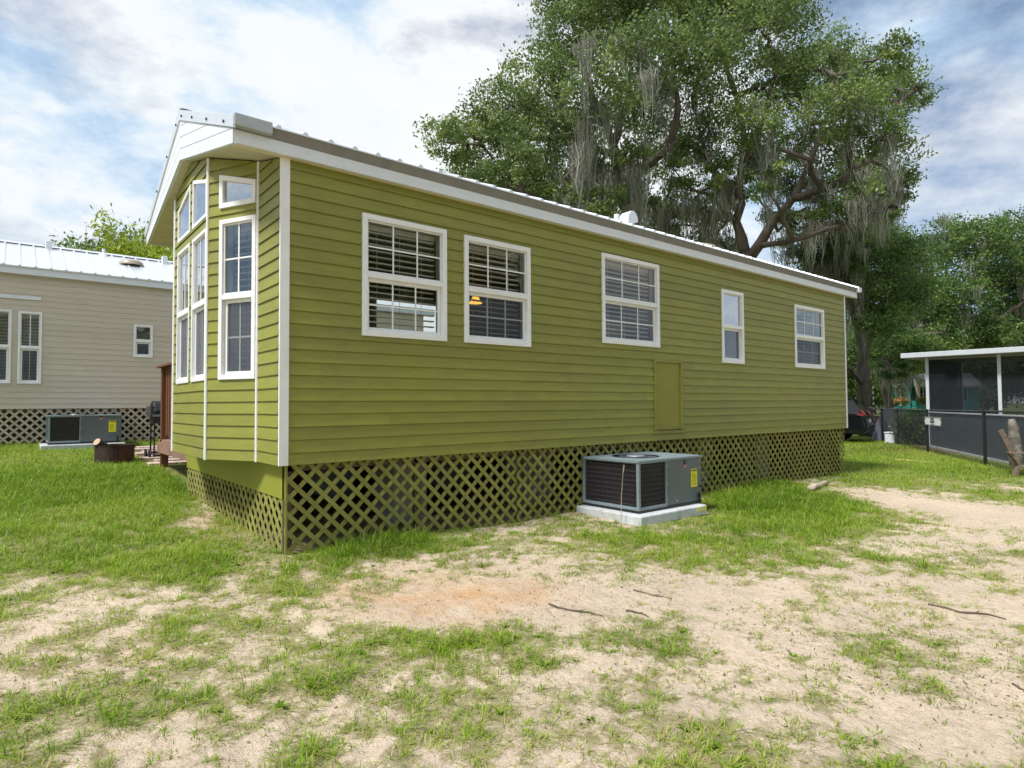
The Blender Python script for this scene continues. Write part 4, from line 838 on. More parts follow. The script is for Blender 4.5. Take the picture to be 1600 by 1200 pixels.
# bamboo / yellow-green shrub tops behind the tan home
def tall_shrub(px, py, d, label, w_=1.):
    b = gA(px, d); t = thing('bamboo_clump', b, label, 'bamboo', 'bright bamboo behind the tan home'); top = at(px, py, d); H = top[2]-b[2]; cul = MB(); P = []
    for k in range(9):
        a = b+np.array((*rng.normal(size=2)*.35*w_, 0)); e = b+np.array((*rng.normal(size=2)*.5*w_, H*rng.uniform(.8, 1.0))); cul.tube([a, a*.4+e*.6, e], [.03, .025, .006], 5)
        for q in range(800): tt = rng.uniform(.35, 1.02); P.append(a+(e-a)*tt+rng.normal(size=3)*np.array((.20, .20, .12)))
    cul.build('culms', M_yst, t); P = np.array(P); link('leaves', leaf_mesh('leaves', P-np.array(t['_o']), .16, rng.uniform(.2, 1, len(P)), .3, .34), M_bam, t, kind='stuff')
for (px, py, d, lb) in ((182, 362, 19, 'yellow-green bamboo clump at the left, above the tan roof'), (205, 345, 19.5, 'tallest yellow-green bamboo clump above the tan home roof'), (238, 358, 19, 'yellow-green bamboo clump above the tan roof near the green eave'), (266, 385, 18.5, 'yellow-green bamboo clump showing just under the green home eave')): tall_shrub(px, py, d, lb)

# ------------------------------------------------------------------ fence, sign, screened porch
P1 = gp(1537, 727); FD = np.array((.857, .515, 0)); FN = np.array((.515, -.857, 0))
def fence_t(px): q = onvert(px, 640, P1, FD); return float((q-P1)@FD)
fence = thing('chain_link_fence', P1, 'black chain-link fence between the yard and the screened porch', 'fence')
FG = lambda t: np.array((*(P1+FD*t)[:2], float(gz0(*(P1+FD*t)[:2]))))
FT = lambda t: FG(t)+np.array((0, 0, 1.21))
for px in (1537, 1448, 1402, 1378): t_ = fence_t(px); MB().tube([FG(t_)-np.array((0, 0, .1)), FT(t_)+np.array((0, 0, .03))], .036 if px in (1537, 1448) else .024, 10).build('post', M_black, fence)
for t_ in (16., 21.): MB().tube([FG(t_)-np.array((0, 0, .1)), FT(t_)], .03, 8).build('post', M_black, fence)
MB().tube([FT(t_) for t_ in np.linspace(-3.2, 24, 12)], .021, 8).build('top_rail', M_black, fence)
wm = MB(); pt = .075
for fam in (0, 1):
    t_ = -3.2-1.2
    while t_ < 24:
        a = t_; b = t_+1.18
        if fam: a, b = b, a
        if min(a, b) > -3.2: wm.bar(FG(a)+np.array((0, 0, .03)), FT(b), .0042, .0042)
        t_ += pt
wm.build('wire_mesh', M_black, fence, kind='stuff')
ts = (fence_t(1446.5)+fence_t(1472))/2; sc0 = FG(ts); sa = fence_t(1472); sb = fence_t(1446.5); wS = abs(sb-sa); zc_ = onvert(1459, 658.5, P1-FN*.03, FD)[2]; hS = .235
sg = thing('notice_sign', sc0, 'small black and white PRIVATE PROPERTY sign hung on the fence', 'sign')
cS = P1+FD*ts-FN*.035; cS = np.array((cS[0], cS[1], zc_)); rt = -FD
def sq(mb, u0, u1, v0, v1, o): 
    P = [cS+rt*u+np.array((0, 0, v))-FN*o for u, v in ((u0, v0), (u1, v0), (u1, v1), (u0, v1))]; return mb.prism(P, -FN*.003)
sq(MB(), -wS/2, wS/2, -hS/2, hS/2, 0).build('plate', M_paper, sg); bd = MB()
for k in (-1, 1): sq(bd, -wS/2+.006, wS/2-.006, k*(hS/2-.012)-.006, k*(hS/2-.012)+.006, .004); sq(bd, k*(wS/2-.045)-.028, k*(wS/2-.045)+.028, .03, hS/2-.02, .004); sq(bd, k*(wS/2-.03)-.016, k*(wS/2-.03)+.016, -hS/2+.02, -.04, .004)
bd.build('border', M_dark, sg)
def text(s, size, v, parent, m, u=0.):
    c = bpy.data.curves.new('lettering', 'FONT'); c.body = s; c.size = size; c.align_x = 'CENTER'; c.align_y = 'CENTER'; c.extrude = .0015; c.offset = .0022
    o = bpy.data.objects.new('lettering', c); COL.objects.link(o); xa = Vector(rt); za = Vector(-FN); ya = Vector((0, 0, 1))
    mw = Matrix((( xa[0], ya[0], za[0], 0), (xa[1], ya[1], za[1], 0), (xa[2], ya[2], za[2], 0), (0, 0, 0, 1))); mw.translation = Vector(cS+rt*u+np.array((0, 0, v))-FN*.0065)
    dg = bpy.context.evaluated_depsgraph_get(); dg.update(); me = bpy.data.meshes.new_from_object(o.evaluated_get(dg)); bpy.data.objects.remove(o)
    me.transform(Matrix.Translation(-Vector(sg['_o'])) @ mw); me.materials.clear(); link('lettering', me, m, parent)
text('PRIVATE', .085, .055, sg, M_dark); text('PROPERTY', .085, -.02, sg, M_dark); sq(MB(), -.12, .12, -.085, -.070, .004).build('small_print', M_dark, sg)
# porch
Q0 = P1+FN*.75
PW = lambda px, py, k=0.: onvert(px, py, Q0+FN*k, FD)
pL = PW(1450, 697); pR = PW(1690, 640); gzp = float(gz0(pL[0], pL[1])); tL = float((pL-P1)@FD); tR = float((pR-P1)@FD); zl = 1.0
lw_ = thing('slate_wall', (pL[0], pL[1], gzp), 'low slate-grey panel wall with white cap behind the chain-link fence', 'wall')
def obox(O, d, n, t0, t1, k0, k1, z0, z1, name, m, parent, bevel=.0):
    P = [np.array((*(O+d*t+n*k)[:2], z)) for z in (z0, z1) for k in (k0, k1) for t in (t0, t1)]
    return MB().add(P, [(0, 2, 3, 1), (4, 5, 7, 6), (0, 1, 5, 4), (2, 6, 7, 3), (0, 4, 6, 2), (1, 3, 7, 5)]).build(name, m, parent, bevel)
seams = [tL, tL-2.4, tL-4.8, tL-7.2, tR]
for a, b in zip(seams[:-1], seams[1:]): obox(P1, FD, FN, b+.006, a-.006, .75, .79, gzp-.1, zl, 'panel', M_slate, lw_, .004)
obox(P1, FD, FN, tR, tL+.02, .72, .82, zl, zl+.035, 'cap', M_whiteplastic, lw_, .004); obox(P1, FD, FN, tR, tL, .70, .83, gzp-.1, gzp+.05, 'footing', M_conc, lw_)
E1 = at(1450, 632, 20.); E2 = at(1563, 632, 18.6); PD = (E1-E2); PD[2] = 0; SPN = np.linalg.norm(PD); PD /= SPN; PN = np.array((PD[1], -PD[0], 0)); PN = PN if PN @ _F > 0 else -PN
porch = thing('screened_porch', (E1[0], E1[1], gzp), 'dark screened porch with white flat roof behind the slate-grey wall', 'porch'); DEP = 4.2
ze = onvert(1450, 559, E1, PD)[2]; PP = lambda t, k, z: np.array((*(E1+PD*t+PN*k)[:2], z)); pb = lambda t0, t1, k0, k1, z0, z1, name, m, bevel=0.: obox(E1, PD, PN, t0, t1, k0, k1, z0, z1, name, m, porch, bevel)
pst = [0., -SPN, -2*SPN, -3*SPN]
for a, b in zip(pst[:-1], pst[1:]): MB().add([PP(a, .02, .75), PP(b, .02, .75), PP(b, .02, ze), PP(a, .02, ze)], [(0, 1, 2, 3)]).build('screen', M_pscreen, porch)
for a in pst: pb(a-.045, a+.045, -.02, .07, gzp, ze, 'post', M_porchp, .004)
pb(pst[-1], 0, -.015, .06, .72, .78, 'sill_rail', M_porchp); pb(pst[-1], 0, 0, .04, gzp, .72, 'kick_panel', M_slate); pb(pst[-1], 0., -.01, .05, ze-.08, ze, 'head_rail', M_drip)
pb(pst[-1]-.3, .62, -.45, DEP+.4, ze+.003, ze+.16, 'roof', M_porchp, .01)
MB().add([PP(0, 0, .75), PP(0, DEP, .75), PP(0, DEP, ze), PP(0, 0, ze)], [(0, 1, 2, 3)]).build('screen', M_pscreen, porch); pb(-.02, .02, .05, DEP, gzp, .74, 'kick_panel', M_slate)
for a in (0., -SPN, -2*SPN): pb(a-.04, a+.04, DEP, DEP+.08, gzp, ze, 'post', M_white)
pb(-9, -2.1, DEP+.1, DEP+.2, gzp, ze, 'house_wall', M_slate); pb(-3.2, -2.2, DEP+.05, DEP+.09, gzp, gzp+2.05, 'door', M_white); pb(-3.1, -2.3, DEP+.03, DEP+.045, gzp+.2, gzp+1.9, 'door_screen', M_black)
sofa = thing('porch_sofa', PP(-1.6, 2.6, gzp), 'dark sofa seen dimly inside the screened porch', 'sofa')
for (t0, t1, k0, k1, z0, z1, nm) in ((-2.6, -.6, 2.0, 2.9, gzp+.2, gzp+.45, 'seat'), (-2.6, -.6, 2.7, 3.0, gzp+.45, gzp+.95, 'backrest'), (-.62, -.42, 2.0, 3.0, gzp+.1, gzp+.65, 'armrest'), (-2.8, -2.6, 2.0, 3.0, gzp+.1, gzp+.65, 'armrest')):
    P = [PP(t, k, z) for z in (z0, z1) for k in (k0, k1) for t in (t0, t1)]; MB().add(P, [(0, 2, 3, 1), (4, 5, 7, 6), (0, 1, 5, 4), (2, 6, 7, 3), (0, 4, 6, 2), (1, 3, 7, 5)]).build(nm, M_sofa, sofa, .03)

# ------------------------------------------------------------------ parked car behind the green home
def car():
    b = gpf(1357, 694, 1.6); fx = np.array((-.24, .97, 0)); fx /= np.linalg.norm(fx); sx = np.array((-fx[1], fx[0], 0))
    t = thing('parked_car', b, 'black sport utility vehicle parked behind the right end of the green home', 'car')
    W_ = lambda x, y, z: b+fx*x+sx*y+np.array((0, 0, z))
    prof = [(-.05, .45), (-.10, .62), (.0, .95), (.10, 1.05), (.42, 1.55), (.75, 1.70), (1.6, 1.74), (2.6, 1.70), (3.35, 1.15), (4.3, 1.02), (4.65, .85), (4.72, .5), (4.6, .30), (.1, .30)]
    hw = lambda z: .93-.24*max(0, (z-.95)/.8)
    V = [W_(x, -hw(z), z) for x, z in prof]+[W_(x, hw(z), z) for x, z in prof]; n = len(prof)
    MB().add(V, [tuple(range(n)), tuple(range(n, 2*n))[::-1]]+[(i, n+i, n+(i+1) % n, (i+1) % n) for i in range(n)]).build('body', M_car, t, bevel=.05)
    g = MB().add([W_(.10, -.80, 1.08), W_(.10, .80, 1.08), W_(.40, .66, 1.53), W_(.40, -.66, 1.53)], [(0, 1, 2, 3)]); 
    MB().prism([W_(.09, -.80, 1.06), W_(.09, .80, 1.06), W_(.395, .66, 1.52), W_(.395, -.66, 1.52)], -fx*.02).build('rear_window', M_carglass, t)
    for s in (-1, 1):
        MB().prism([W_(.75, s*.905, 1.05), W_(3.0, s*.905, 1.06), W_(2.5, s*.765, 1.58), W_(.95, s*.765, 1.58)], sx*s*.012).build('side_window', M_carglass, t)
        MB().prism([W_(-.0, s*.62, .98), W_(.06, s*.90, 1.0), W_(.16, s*.88, 1.18), W_(.12, s*.74, 1.16)], -fx*.04).build('tail_light', M_tail, t)
        MB().prism([W_(.02, s*.935, .96), W_(.26, s*.94, 1.0), W_(.2, s*.925, 1.03), W_(.05, s*.925, 1.02)], sx*s*.01).build('tail_light', M_tail, t)
        for x in (.95, 3.75):
            wl = MB().tube([W_(x, s*.72, .34), W_(x, s*.95, .34)], .34, 24).build('wheel', M_tyre, t); MB().tube([W_(x, s*.945, .34), W_(x, s*.958, .34)], .21, 16).build('rim', M_rim, wl)
    MB().prism([W_(-.12, -.88, .34), W_(-.12, .88, .34), W_(-.14, .88, .60), W_(-.14, -.88, .60)], fx*.12).build('rear_bumper', M_black, t, bevel=.02)
    MB().prism([W_(-.085, -.25, .72), W_(-.085, .25, .72), W_(-.06, .25, .84), W_(-.06, -.25, .84)], -fx*.01).build('licence_plate', M_paper, t)
car()

# ------------------------------------------------------------------ yard things right of the car
def cover_mesh(P, wx, wy, h, name, label, m, cat, group=None):
    t = thing(name, P, label, cat, group); n = 26; k = 12; V = []; F = []
    for j in range(k+1):
        q = j/k
        for i in range(n):
            a = 2*math.pi*i/n; f = 1-.55*q**1.3; wv = 1+.10*math.sin(5*a+1)*(1-q)+.05*math.sin(9*a)
            sx_, cx_ = math.sin(a), math.cos(a); ex = math.copysign(abs(cx_)**.7, cx_); ey = math.copysign(abs(sx_)**.7, sx_)
            z = h*(q**.8)*(1+.06*math.sin(3*a)); V.append((P[0]+ex*wx*f*wv, P[1]+ey*wy*f*wv, P[2]+z))
    for j in range(k):
        for i in range(n): F.append((j*n+i, j*n+(i+1) % n, (j+1)*n+(i+1) % n, (j+1)*n+i))
    V.append((P[0], P[1], P[2]+h*1.06)); c = len(V)-1
    for i in range(n): F.append((k*n+i, k*n+(i+1) % n, c))
    MB().add(V, F).build('cover', m, t, smooth=True); MB().tube([(P[0]+wx*.93*math.cos(a), P[1]+wy*.93*math.sin(a), P[2]+.02) for a in np.linspace(0, 6.283, 20)], .02, 5, False).build('hem', m, t); return t
tp_ = gpf(1397, 690, 1.0); cover_mesh(tp_, .62, .7, 1.15, 'tarp_covered_stack', 'lumpy pile covered with a grey tarp behind the fence', M_tarp, 'tarp')
bx_ = gpf(1393, 693.5, .3); bt = thing('plastic_tote', bx_, 'white plastic tote on the ground in front of the grey tarp', 'tote')
MB().prism([bx_+np.array((-.16, -.16, 0)), bx_+np.array((.16, -.16, 0)), bx_+np.array((.16, .16, 0)), bx_+np.array((-.16, .16, 0))], (0, 0, .36)).build('bin', M_whiteplastic, bt, bevel=.02); MB().bb(bx_+np.array((-.18, -.18, .36)), bx_+np.array((.18, .18, .40))).build('lid', M_whiteplastic, bt, bevel=.01)
# red bicycle-like garden vehicle: a small red bicycle
def bicycle(P, ang, label):
    t = thing('bicycle', P, label, 'bicycle'); f = np.array((math.cos(ang), math.sin(ang), 0)); W_ = lambda x, z, y=0.: P+f*x+np.array((-f[1], f[0], 0))*y+np.array((0, 0, z))
    for x in (0, 1.0):
        wl = MB().tube([W_(x+.31*math.cos(a), .33+.31*math.sin(a)) for a in np.linspace(0, 6.283, 25)], .022, 6, False).build('wheel', M_tyre, t)
        sp_ = MB()
        for a in np.linspace(0, 3.1, 7): sp_.bar(W_(x+.3*math.cos(a), .33+.3*math.sin(a)), W_(x-.3*math.cos(a), .33-.3*math.sin(a)), .004, .004)
        sp_.build('spokes', M_rim, wl)
    fr = MB()
    for a, b in (((0, .33), (.42, .30)), ((.42, .30), (.30, .80)), ((.30, .72), (.82, .75)), ((.42, .30), (.84, .68)), ((0, .33), (.32, .70)), ((1.0, .33), (.82, .80))): fr.tube([W_(*a), W_(*b)], .03, 8)
    fr.build('frame', M_red, t); MB().tube([W_(.80, .92, -.26), W_(.84, .98, -.1), W_(.84, .98, .1), W_(.80, .92, .26)], .014, 6).build('handlebar', M_rim, t); MB().box(W_(.28, .86), (.24, .12, .05)).build('saddle', M_black, t, bevel=.02)
bk = gpf(1363, 688, 2.2); bicycle(bk, math.atan2(_R[1], _R[0])+.35, 'red bicycle standing between the black car and the grey tarp')
def shrub(P, w_, h, n, label, leaf=.09, m=None):
    t = thing('shrub', P, label, 'shrub'); st = MB(); L = []
    for k in range(14):
        e = P+np.array((*rng.normal(size=2)*w_*.55, h*rng.uniform(.5, 1.))); st.tube([P+np.array((*rng.normal(size=2)*.06, 0)), P*.5+e*.5, e], [.02, .014, .005], 5)
    st.build('stems', M_bark, t); q = rng.normal(size=(n, 3))*np.array((w_*.45, w_*.45, h*.24))+np.array((0, 0, h*.52)); q = q[q[:, 2] > .02]
    link('leaves', leaf_mesh('leaves', q, leaf, rng.uniform(0, .7, len(q))), m or M_leaf2, t, kind='stuff')
sp0 = gpf(1430, 696, .5); shrub(sp0, .55, 1.15, 5000, 'dark leafy shrub behind the fence, left of the private property sign')
sp1 = gpf(1582, 722, .4); shrub(sp1, .22, .3, 700, 'small green plant at the foot of the slate porch wall', .05)
# lichen covered forked stump and weathered chair at the right edge
st0 = gp(1592, 728); st0[2] = float(gz0(*st0[:2])); stp = thing('forked_stump', st0, 'pale lichen-covered forked stump at the right edge before the fence', 'stump')
dS = float((st0-CAM)@F2)
MB().tube([st0-np.array((0, 0, .1)), at(1588, 712, dS), at(1586, 690, dS), at(1583, 668, dS), at(1580, 655, dS)], [.17, .14, .115, .10, .06], 12).build('stem', M_lich, stp, smooth=True)
MB().tube([at(1588, 712, dS), at(1598, 690, dS), at(1608, 668, dS)], [.12, .10, .08], 10).build('stem', M_lich, stp, smooth=True)
ch0 = gp(1596, 745); dH = float((ch0-CAM)@F2); chx = thing('garden_chair', ch0, 'weathered wooden garden chair cut by the right edge of the view', 'chair')
q = lambda px, py, k=0.: at(px, py, dH+k)
for k in (0., .14, .28, .42): MB().bar(q(1563.5, 672, k), q(1582, 709, k), .10, .02, F2).build('back_slat', M_weath, chx)
for k in (0, .14, .28, .42): MB().bar(q(1577, 708, k), q(1622, 707, k), .12, .022, (0, 0, 1)).build('seat_slat', M_weath, chx)
for k in (.0, .45): MB().bar(q(1576, 706, k), q(1592, 727, k), .04, .09, F2).build('leg', M_weath, chx); MB().bar(q(1592, 724, k), q(1585, 746, k), .05, .10, F2).build('leg', M_weath, chx); MB().bar(q(1618, 707, k), q(1620, 745, k), .05, .09, F2).build('leg', M_weath, chx)
# turquoise cottage with flowers and flag
dK = 40.
cb = gA(1440, dK); cot = thing('turquoise_cottage', cb, 'small turquoise cottage with grey roof seen past the porch', 'cottage'); rr_ = _R; ff = _F
KF = ray(1410, 632); KF[2] = 0; KF /= np.linalg.norm(KF); KR = np.array((KF[1], -KF[0], 0))
def K(px, py, k=0.): return onvert(px, py, cb, KR)+KF*k
zg = cb[2]
def kbox(px0, px1, py0, py1, k0, k1, name, m, parent=cot):
    a = K(px0, py0); b = K(px1, py1); o_ = a.copy(); u = (b-a)@KR; h = b[2]-a[2]
    P = [o_+KR*(u*i)+KF*kk+np.array((0, 0, h*j)) for j in (0, 1) for kk in (k0, k1) for i in (0, 1)]
    return MB().add(P, [(0, 2, 3, 1), (4, 5, 7, 6), (0, 1, 5, 4), (2, 6, 7, 3), (0, 4, 6, 2), (1, 3, 7, 5)]).build(name, m, parent)
kbox(1395, 1530, 662, 606, 0, 4, 'wall', M_cottage)
for (a, b, c) in ((1399, 1404, .5), (1419, 1424, .5)): pass
def kwin(px0, px1, py0, py1):
    wv = kbox(px0, px1, py1, py0, -.06, .0, 'window', M_white); kbox(px0+1, px1-1, py1-1, py0+1, -.075, -.061, 'pane', M_carglass, wv); mx_ = (px0+px1)/2; my = (py0+py1)/2
    kbox(mx_-.3, mx_+.3, py1, py0, -.09, -.076, 'muntin', M_white, wv); kbox(px0, px1, my+.3, my-.3, -.09, -.0765, 'muntin', M_white, wv)
for q_ in ((1399, 1405.5, 608, 625), (1410, 1416, 610, 624), (1437, 1448, 605, 625), (1463, 1479, 607, 628), (1496, 1511, 605, 626)): kwin(*q_)
kbox(1405.8, 1408.6, 634, 606, -.12, -.0, 'porch_column', M_white); kbox(1417, 1422, 640, 605, -.6, -.4, 'porch_column', M_cottage); kbox(1425, 1431, 640, 626, -.6, -.4, 'porch_rail', M_cottage); kbox(1422, 1431, 633, 603, -.05, -.01, 'door', M_cotdark)
P0 = K(1392, 606, -.5); P1_ = K(1534, 605, -.5); P2_ = K(1522, 583, 2.); P3 = K(1404, 585, 2.)
MB().prism([P0, P1_, P2_, P3], (0, 0, .08)).build('roof', M_shing, cot); MB().prism([K(1392, 606, 4.5), P0, P3], (0, 0, .08)).build('roof_hip', M_shing, cot)
MB().prism([K(1418, 605, -.9), K(1432, 605, -.9), K(1427, 592, -.9)], KF*.9).build('porch_gable', M_cotdark, cot)
def flowers(px, py, d, label):
    P = at(px, py, d); t = thing('flower_basket', P, label, 'flower basket', 'flower baskets at the turquoise cottage'); MB().lathe([(.05, -.28), (.2, -.1), (.24, 0)], P, 12).build('pot', M_post, t)
    q_ = rng.normal(size=(350, 3))*np.array((.16, .16, .09))+np.array((0, 0, .06)); link('leaves', leaf_mesh('leaves', q_, .09, rng.uniform(0, 1, 350)), M_leaf2, t, kind='stuff'); q_ = rng.normal(size=(160, 3))*np.array((.16, .16, .08))+np.array((0, -.03, .13)); me = leaf_mesh('blooms', q_, .08, rng.uniform(0, 1, 160)); link('blooms', me, M_flower, t, kind='stuff')
flowers(1399, 629, dK-.5, 'leftmost flower basket under the turquoise cottage window'); flowers(1412, 628, dK-.5, 'flower basket between the columns of the turquoise cottage'); flowers(1442, 626, dK-.5, 'orange flower basket right of the turquoise cottage door')
fg = K(1430, 600, -1.2); fl = thing('furled_flag', fg, 'drooping red and white flag by the turquoise cottage door', 'flag'); MB().tube([K(1424, 610, -1.), K(1427, 592, -1.2)], .02, 6).build('pole', M_dark, fl)
for i in range(5): MB().tube([K(1427.5+i*.9, 593+i, -1.2), K(1431+i*.6, 604, -1.2+.05*i), K(1433+i*.5, 617+i, -1.2)], [.05, .08, .04], 6).build('fold', M_flag1 if i % 2 else M_flag2, fl)
# white travel trailer far behind the car
tb = gA(1326, 46); tt_ = thing('travel_trailer', tb, 'white travel trailer far behind the black car', 'trailer'); dT = 46.
def tbox(px0, px1, py0, py1, k0, k1, name, m, bev=0):
    a = at(px0, py0, dT); b = at(px1, py1, dT); u = (b-a)@_R; h = b[2]-a[2]; P = [a+_R*(u*i)+_F*kk+np.array((0, 0, h*j)) for j in (0, 1) for kk in (k0, k1) for i in (0, 1)]
    return MB().add(P, [(0, 2, 3, 1), (4, 5, 7, 6), (0, 1, 5, 4), (2, 6, 7, 3), (0, 4, 6, 2), (1, 3, 7, 5)]).build(name, m, tt_, bev)
tbox(1255, 1341, 652, 605, 0, 2.4, 'body', M_white, .25); tbox(1329, 1337, 621, 611, -.03, -.0, 'window', M_carglass); tbox(1290, 1304, 655, 616, -.03, 0, 'door', M_whiteplastic)
for px in (1280, 1292): MB().tube([at(px, 655, dT)-_F*.05, at(px, 655, dT)+_F*.2], .34, 16).build('wheel', M_tyre, tt_)
# striped marker pole
mk = gA(1365, 30); mp_ = thing('striped_pole', mk, 'thin black and white striped marker pole left of the small oak', 'pole'); zt = at(1365, 603, 30)[2]; z = mk[2]; i = 0
while z < zt: MB().tube([(mk[0], mk[1], z), (mk[0], mk[1], min(z+.13, zt))], .03, 8).build('band', M_whiteplastic if i % 2 else M_black, mp_); z += .13; i += 1

# ------------------------------------------------------------------ sticks and logs on the ground
def stick(pts, r, name, label, m, cat='stick'):
    P = []
    for px, py in pts: g = gp(px, py); P.append(np.array((g[0], g[1], float(gz(g[0], g[1]))+r*.8)))
    Q = []
    for a, b in zip(P[:-1], P[1:]): Q += [a, (a+b)/2+np.array((*rng.normal(size=2)*.008, r*.3))]
    Q.append(P[-1]); t = thing(name, P[0], label, cat); n = len(Q); MB().tube(Q, [r*(1-.5*i/(n-1)) for i in range(n)], 7).build('wood', m, t, smooth=True)
    if len(Q) > 3: k = n//2; d = (Q[k+1]-Q[k-1]); s = np.array((-d[1], d[0], 0)); MB().tube([Q[k], Q[k]+d*.3+s*.35], [r*.5, r*.2], 5).build('side_twig', m, t)
stick([(858, 946), (890, 957), (920, 963), (942, 970)], .0065, 'fallen_stick', 'dark thin stick on the bare sand left of centre', M_stick)
stick([(978, 957), (996, 960), (1014, 964)], .006, 'fallen_stick', 'short dark stick on the sand just right of the long one', M_stick)
stick([(990, 929), (1020, 934), (1050, 939)], .005, 'fallen_stick', 'thin dark stick on the sand below the air conditioner', M_stick)
stick([(1450, 948), (1500, 956), (1545, 960), (1572, 965)], .007, 'fallen_stick', 'long grey stick on the sand at the right', M_stick)
stick([(1266, 769), (1280, 764), (1293, 758)], .05, 'driftwood_log', 'short pale weathered log at the edge of the tall grass', M_pale, 'log')
stick([(1398, 720), (1430, 722), (1458, 725)], .022, 'yellow_stick', 'long yellowish stick lying in the far lawn', M_yst)
stick([(1582, 1072), (1592, 1078), (1600, 1084)], .005, 'fallen_stick', 'tiny dark twig on the sand at the right edge', M_stick)

# ------------------------------------------------------------------ grass and litter
def scatter(n, r0, r1, half=.80):
    r = r0*np.exp(rng.uniform(0, 1, n)*math.log(r1/r0)); a = yaw+rng.uniform(-half, half, n); return CAM[0]+r*np.cos(a), CAM[1]+r*np.sin(a), r
def blocked(x, y):
    b = (x > .09) & (x < LEN-.1) & (y > .10) & (y < W); b |= (x > 3.34) & (x < 4.62) & (y > -.95) & (y < .1); b |= (x > -1.28) & (x < .02) & (y > 8.40); b |= (y > NY+.05) & (x < 8)
    b |= (x > .0) & (x < 2.9) & (y > 6.05) & (y < 8.55); b |= (np.hypot(x+.36, y-6.75) < .34); b |= (x > .13) & (x < 2.2) & (y > 3.9) & (y < 6)
    s = (x-P1[0])*FD[0]+(y-P1[1])*FD[1]; k = (x-P1[0])*FN[0]+(y-P1[1])*FN[1]; b |= (k > .7) & (k < 5.2) & (s < tL) & (s > -8); b |= (k > .4) & (x > 12)
    return b
def grass():
    X, Y, Rr = scatter(400000, 1.9, 30.); c = cover_at(X, Y); cap = 850.; dens = 400000/(math.log(30/1.9)*1.6*Rr**2)
    pr = np.clip((c-.15)/.70, 0, 1)**1.25*np.minimum(1, cap/dens); ok = (rng.random(len(X)) < pr) & ~blocked(X, Y); X, Y, Rr, c = X[ok], Y[ok], Rr[ok], c[ok]; c0 = np.clip(.6*c+.4*cover_at(X+.15, Y+.1)+.0, 0, 1)
    n = len(X); px, py = proj(np.stack([X, Y, gz0(X, Y)], -1))
    tall = np.exp(-(((px-585)/85)**2+((py-850)/20)**2)**2)+.8*np.exp(-(((px-1180)/90)**2+((py-775)/28)**2)**2)+.6*np.exp(-(((px-290)/30)**2+((py-760)/25)**2)**2)+.5*np.exp(-(((px-930)/50)**2+((py-815)/12)**2)**2)
    tall = np.nan_to_num(tall); H = (.021+.046*c0**1.8+.06*tall)*rng.uniform(.65, 1.45, n)*(1+.4*(c > .85))
    nb = np.where(Rr < 6, 7, np.where(Rr < 11, 5, 3)); I = np.repeat(np.arange(n), nb); m = len(I)
    a = rng.uniform(0, 2*math.pi, m); lean = rng.uniform(.25, 2.0, m); h = H[I]*rng.uniform(.5, 1.15, m); sp = .018+.012*rng.random(m)+.0012*Rr[I]
    bx = X[I]+np.cos(a)*sp*rng.random(m); by = Y[I]+np.sin(a)*sp*rng.random(m); bz = gz(bx, by)-.004
    wd = (.0011+.00015*Rr[I]+.0008*rng.random(m)); dxy = np.stack([np.cos(a), np.sin(a)], -1); pe = np.stack([-dxy[:, 1], dxy[:, 0]], -1)
    t1 = lean*h*.35; t2 = lean*h*1.0; z1 = h*(.62-.17*lean); z2 = h*np.maximum(.18, 1.0-.42*lean)
    V = np.zeros((m, 5, 3)); B0 = np.stack([bx, by, bz], -1)
    V[:, 0] = B0; V[:, 0, :2] -= pe*wd[:, None]; V[:, 1] = B0; V[:, 1, :2] += pe*wd[:, None]
    M1 = B0.copy(); M1[:, :2] += dxy*t1[:, None]; M1[:, 2] += z1
    V[:, 2] = M1; V[:, 2, :2] += pe*(wd*.8)[:, None]; V[:, 3] = M1; V[:, 3, :2] -= pe*(wd*.8)[:, None]
    V[:, 4] = B0; V[:, 4, :2] += dxy*t2[:, None]; V[:, 4, 2] += z2
    b = np.arange(m)*5; F = np.concatenate([np.stack([b, b+1, b+2], -1), np.stack([b, b+2, b+3], -1), np.stack([b+3, b+2, b+4], -1)])
    me = np_mesh('grass', V.reshape(-1, 3), F); pt_ = fbm(X*.8, Y*.8, 55, 3)
    tint = np.clip(.46+.7*(pt_[I]-.5)+rng.normal(size=m)*.2+.10*(1-c[I])-.30*tall[I], 0, 1); dead = rng.random(n) < .26*np.clip(1.0-c, 0, 1); tint = np.where(dead[I], .8+.2*rng.random(m), tint); tint = np.where(rng.random(m) < .05*(1.6-c[I]), 1., tint)
    attr(me, 'tint', np.repeat(tint, 5)); o_ = link('grass', me, M_grass, kind='stuff'); o_['label'] = 'patchy green grass growing over the sandy yard'; o_['category'] = 'grass'
    print('grass tufts', n, 'blades', m)
grass()
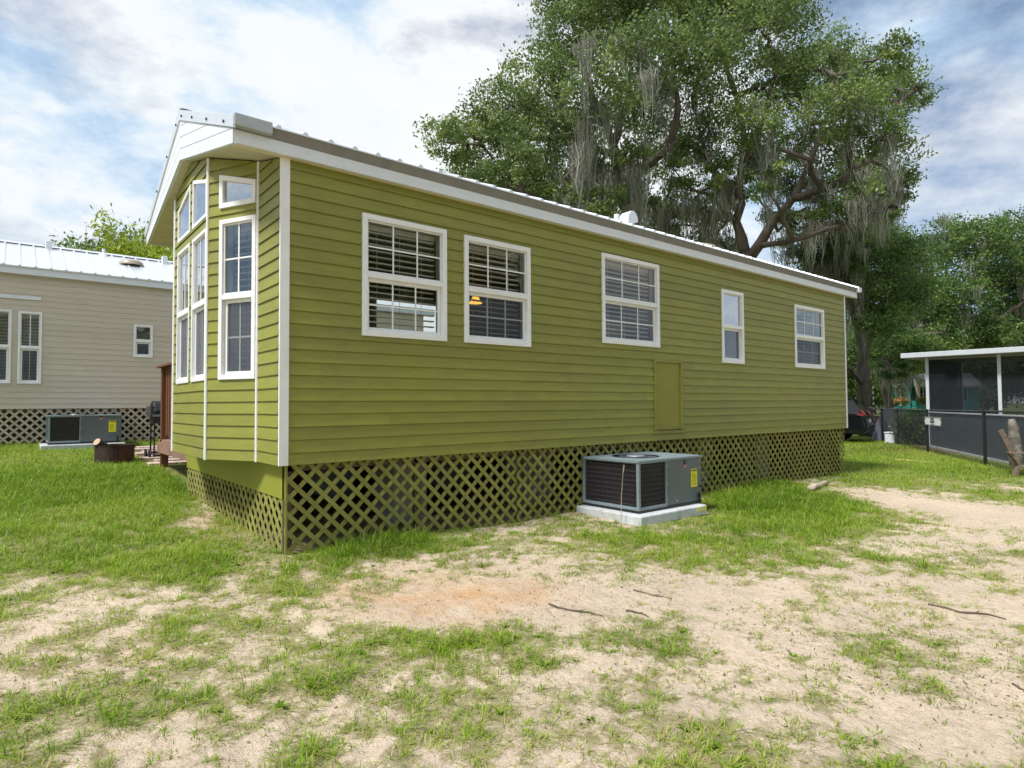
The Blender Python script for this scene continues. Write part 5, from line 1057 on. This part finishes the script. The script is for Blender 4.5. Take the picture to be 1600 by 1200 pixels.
def weeds():
    X, Y, Rr = scatter(9000, 2.2, 13.); c = cover_at(X, Y); cl_ = fbm(X*.9, Y*.9, 91, 3); ok = (rng.random(len(X)) < np.clip((cl_-.5)*5, 0, 1)*np.clip(c*1.6-.7, 0, 1)*np.minimum(1, Rr**2/40)) & ~blocked(X, Y); X, Y = X[ok], Y[ok]; n = len(X); k = 9
    I = np.repeat(np.arange(n), k); m = len(I); a = rng.uniform(0, 6.28, m); l_ = (.012+.024*rng.random(n))[I]*rng.uniform(.6, 1.2, m); up = rng.uniform(.1, .9, m); C0 = np.stack([X[I], Y[I], gz(X[I], Y[I])], -1)
    d = np.stack([np.cos(a), np.sin(a), up], -1); q_ = np.stack([-np.sin(a), np.cos(a), 0*a], -1); w_ = (l_*rng.uniform(.18, .34, m))[:, None]; L1 = l_[:, None]
    V = np.stack([C0, C0+d*L1*.55+q_*w_, C0+d*L1-np.array((0, 0, 1))*L1*up[:, None]*.4, C0+d*L1*.55-q_*w_], 1).reshape(-1, 3); me = np_mesh('low_weeds', V, np.arange(4*m).reshape(m, 4)); attr(me, 'tint', np.repeat(np.clip(rng.normal(size=m)*.15+.25, 0, .8), 4))
    o_ = link('low_weeds', me, M_grass, kind='stuff'); o_['label'] = 'low broad-leaved weeds growing among the grass'; o_['category'] = 'weeds'
weeds()
def litter():
    X, Y, Rr = scatter(90000, 1.9, 16.); c = cover_at(X, Y); cl_ = fbm(X*1.3, Y*1.3, 77, 3); ok = (rng.random(len(X)) < np.clip((cl_-.34)*3.2, .12, 1)*np.minimum(1, Rr**2/14)) & ~blocked(X, Y); X, Y = X[ok], Y[ok]; n = len(X)
    Z = gz(X, Y)+.004; a = rng.uniform(0, 6.28, n); l_ = .002+.011*rng.random(n)**5; w_ = l_*rng.uniform(.2, .45, n); d = np.stack([np.cos(a), np.sin(a), rng.normal(size=n)*.15], -1); q_ = np.stack([-np.sin(a), np.cos(a), rng.normal(size=n)*.3], -1); C0 = np.stack([X, Y, Z], -1)
    V = np.stack([C0-d*l_[:, None], C0+q_*w_[:, None], C0+d*l_[:, None]+np.array((0, 0, .004)), C0-q_*w_[:, None]], 1).reshape(-1, 3); me = np_mesh('leaf_litter', V, np.arange(4*n).reshape(n, 4)); attr(me, 'tint', np.repeat(rng.uniform(0, .9, n), 4))
    o_ = link('leaf_litter', me, M_litter, kind='stuff'); o_['label'] = 'small brown leaves and bits scattered on the sand'; o_['category'] = 'leaf litter'
litter()
for o_ in bpy.data.objects:
    if '_o' in o_: del o_['_o']
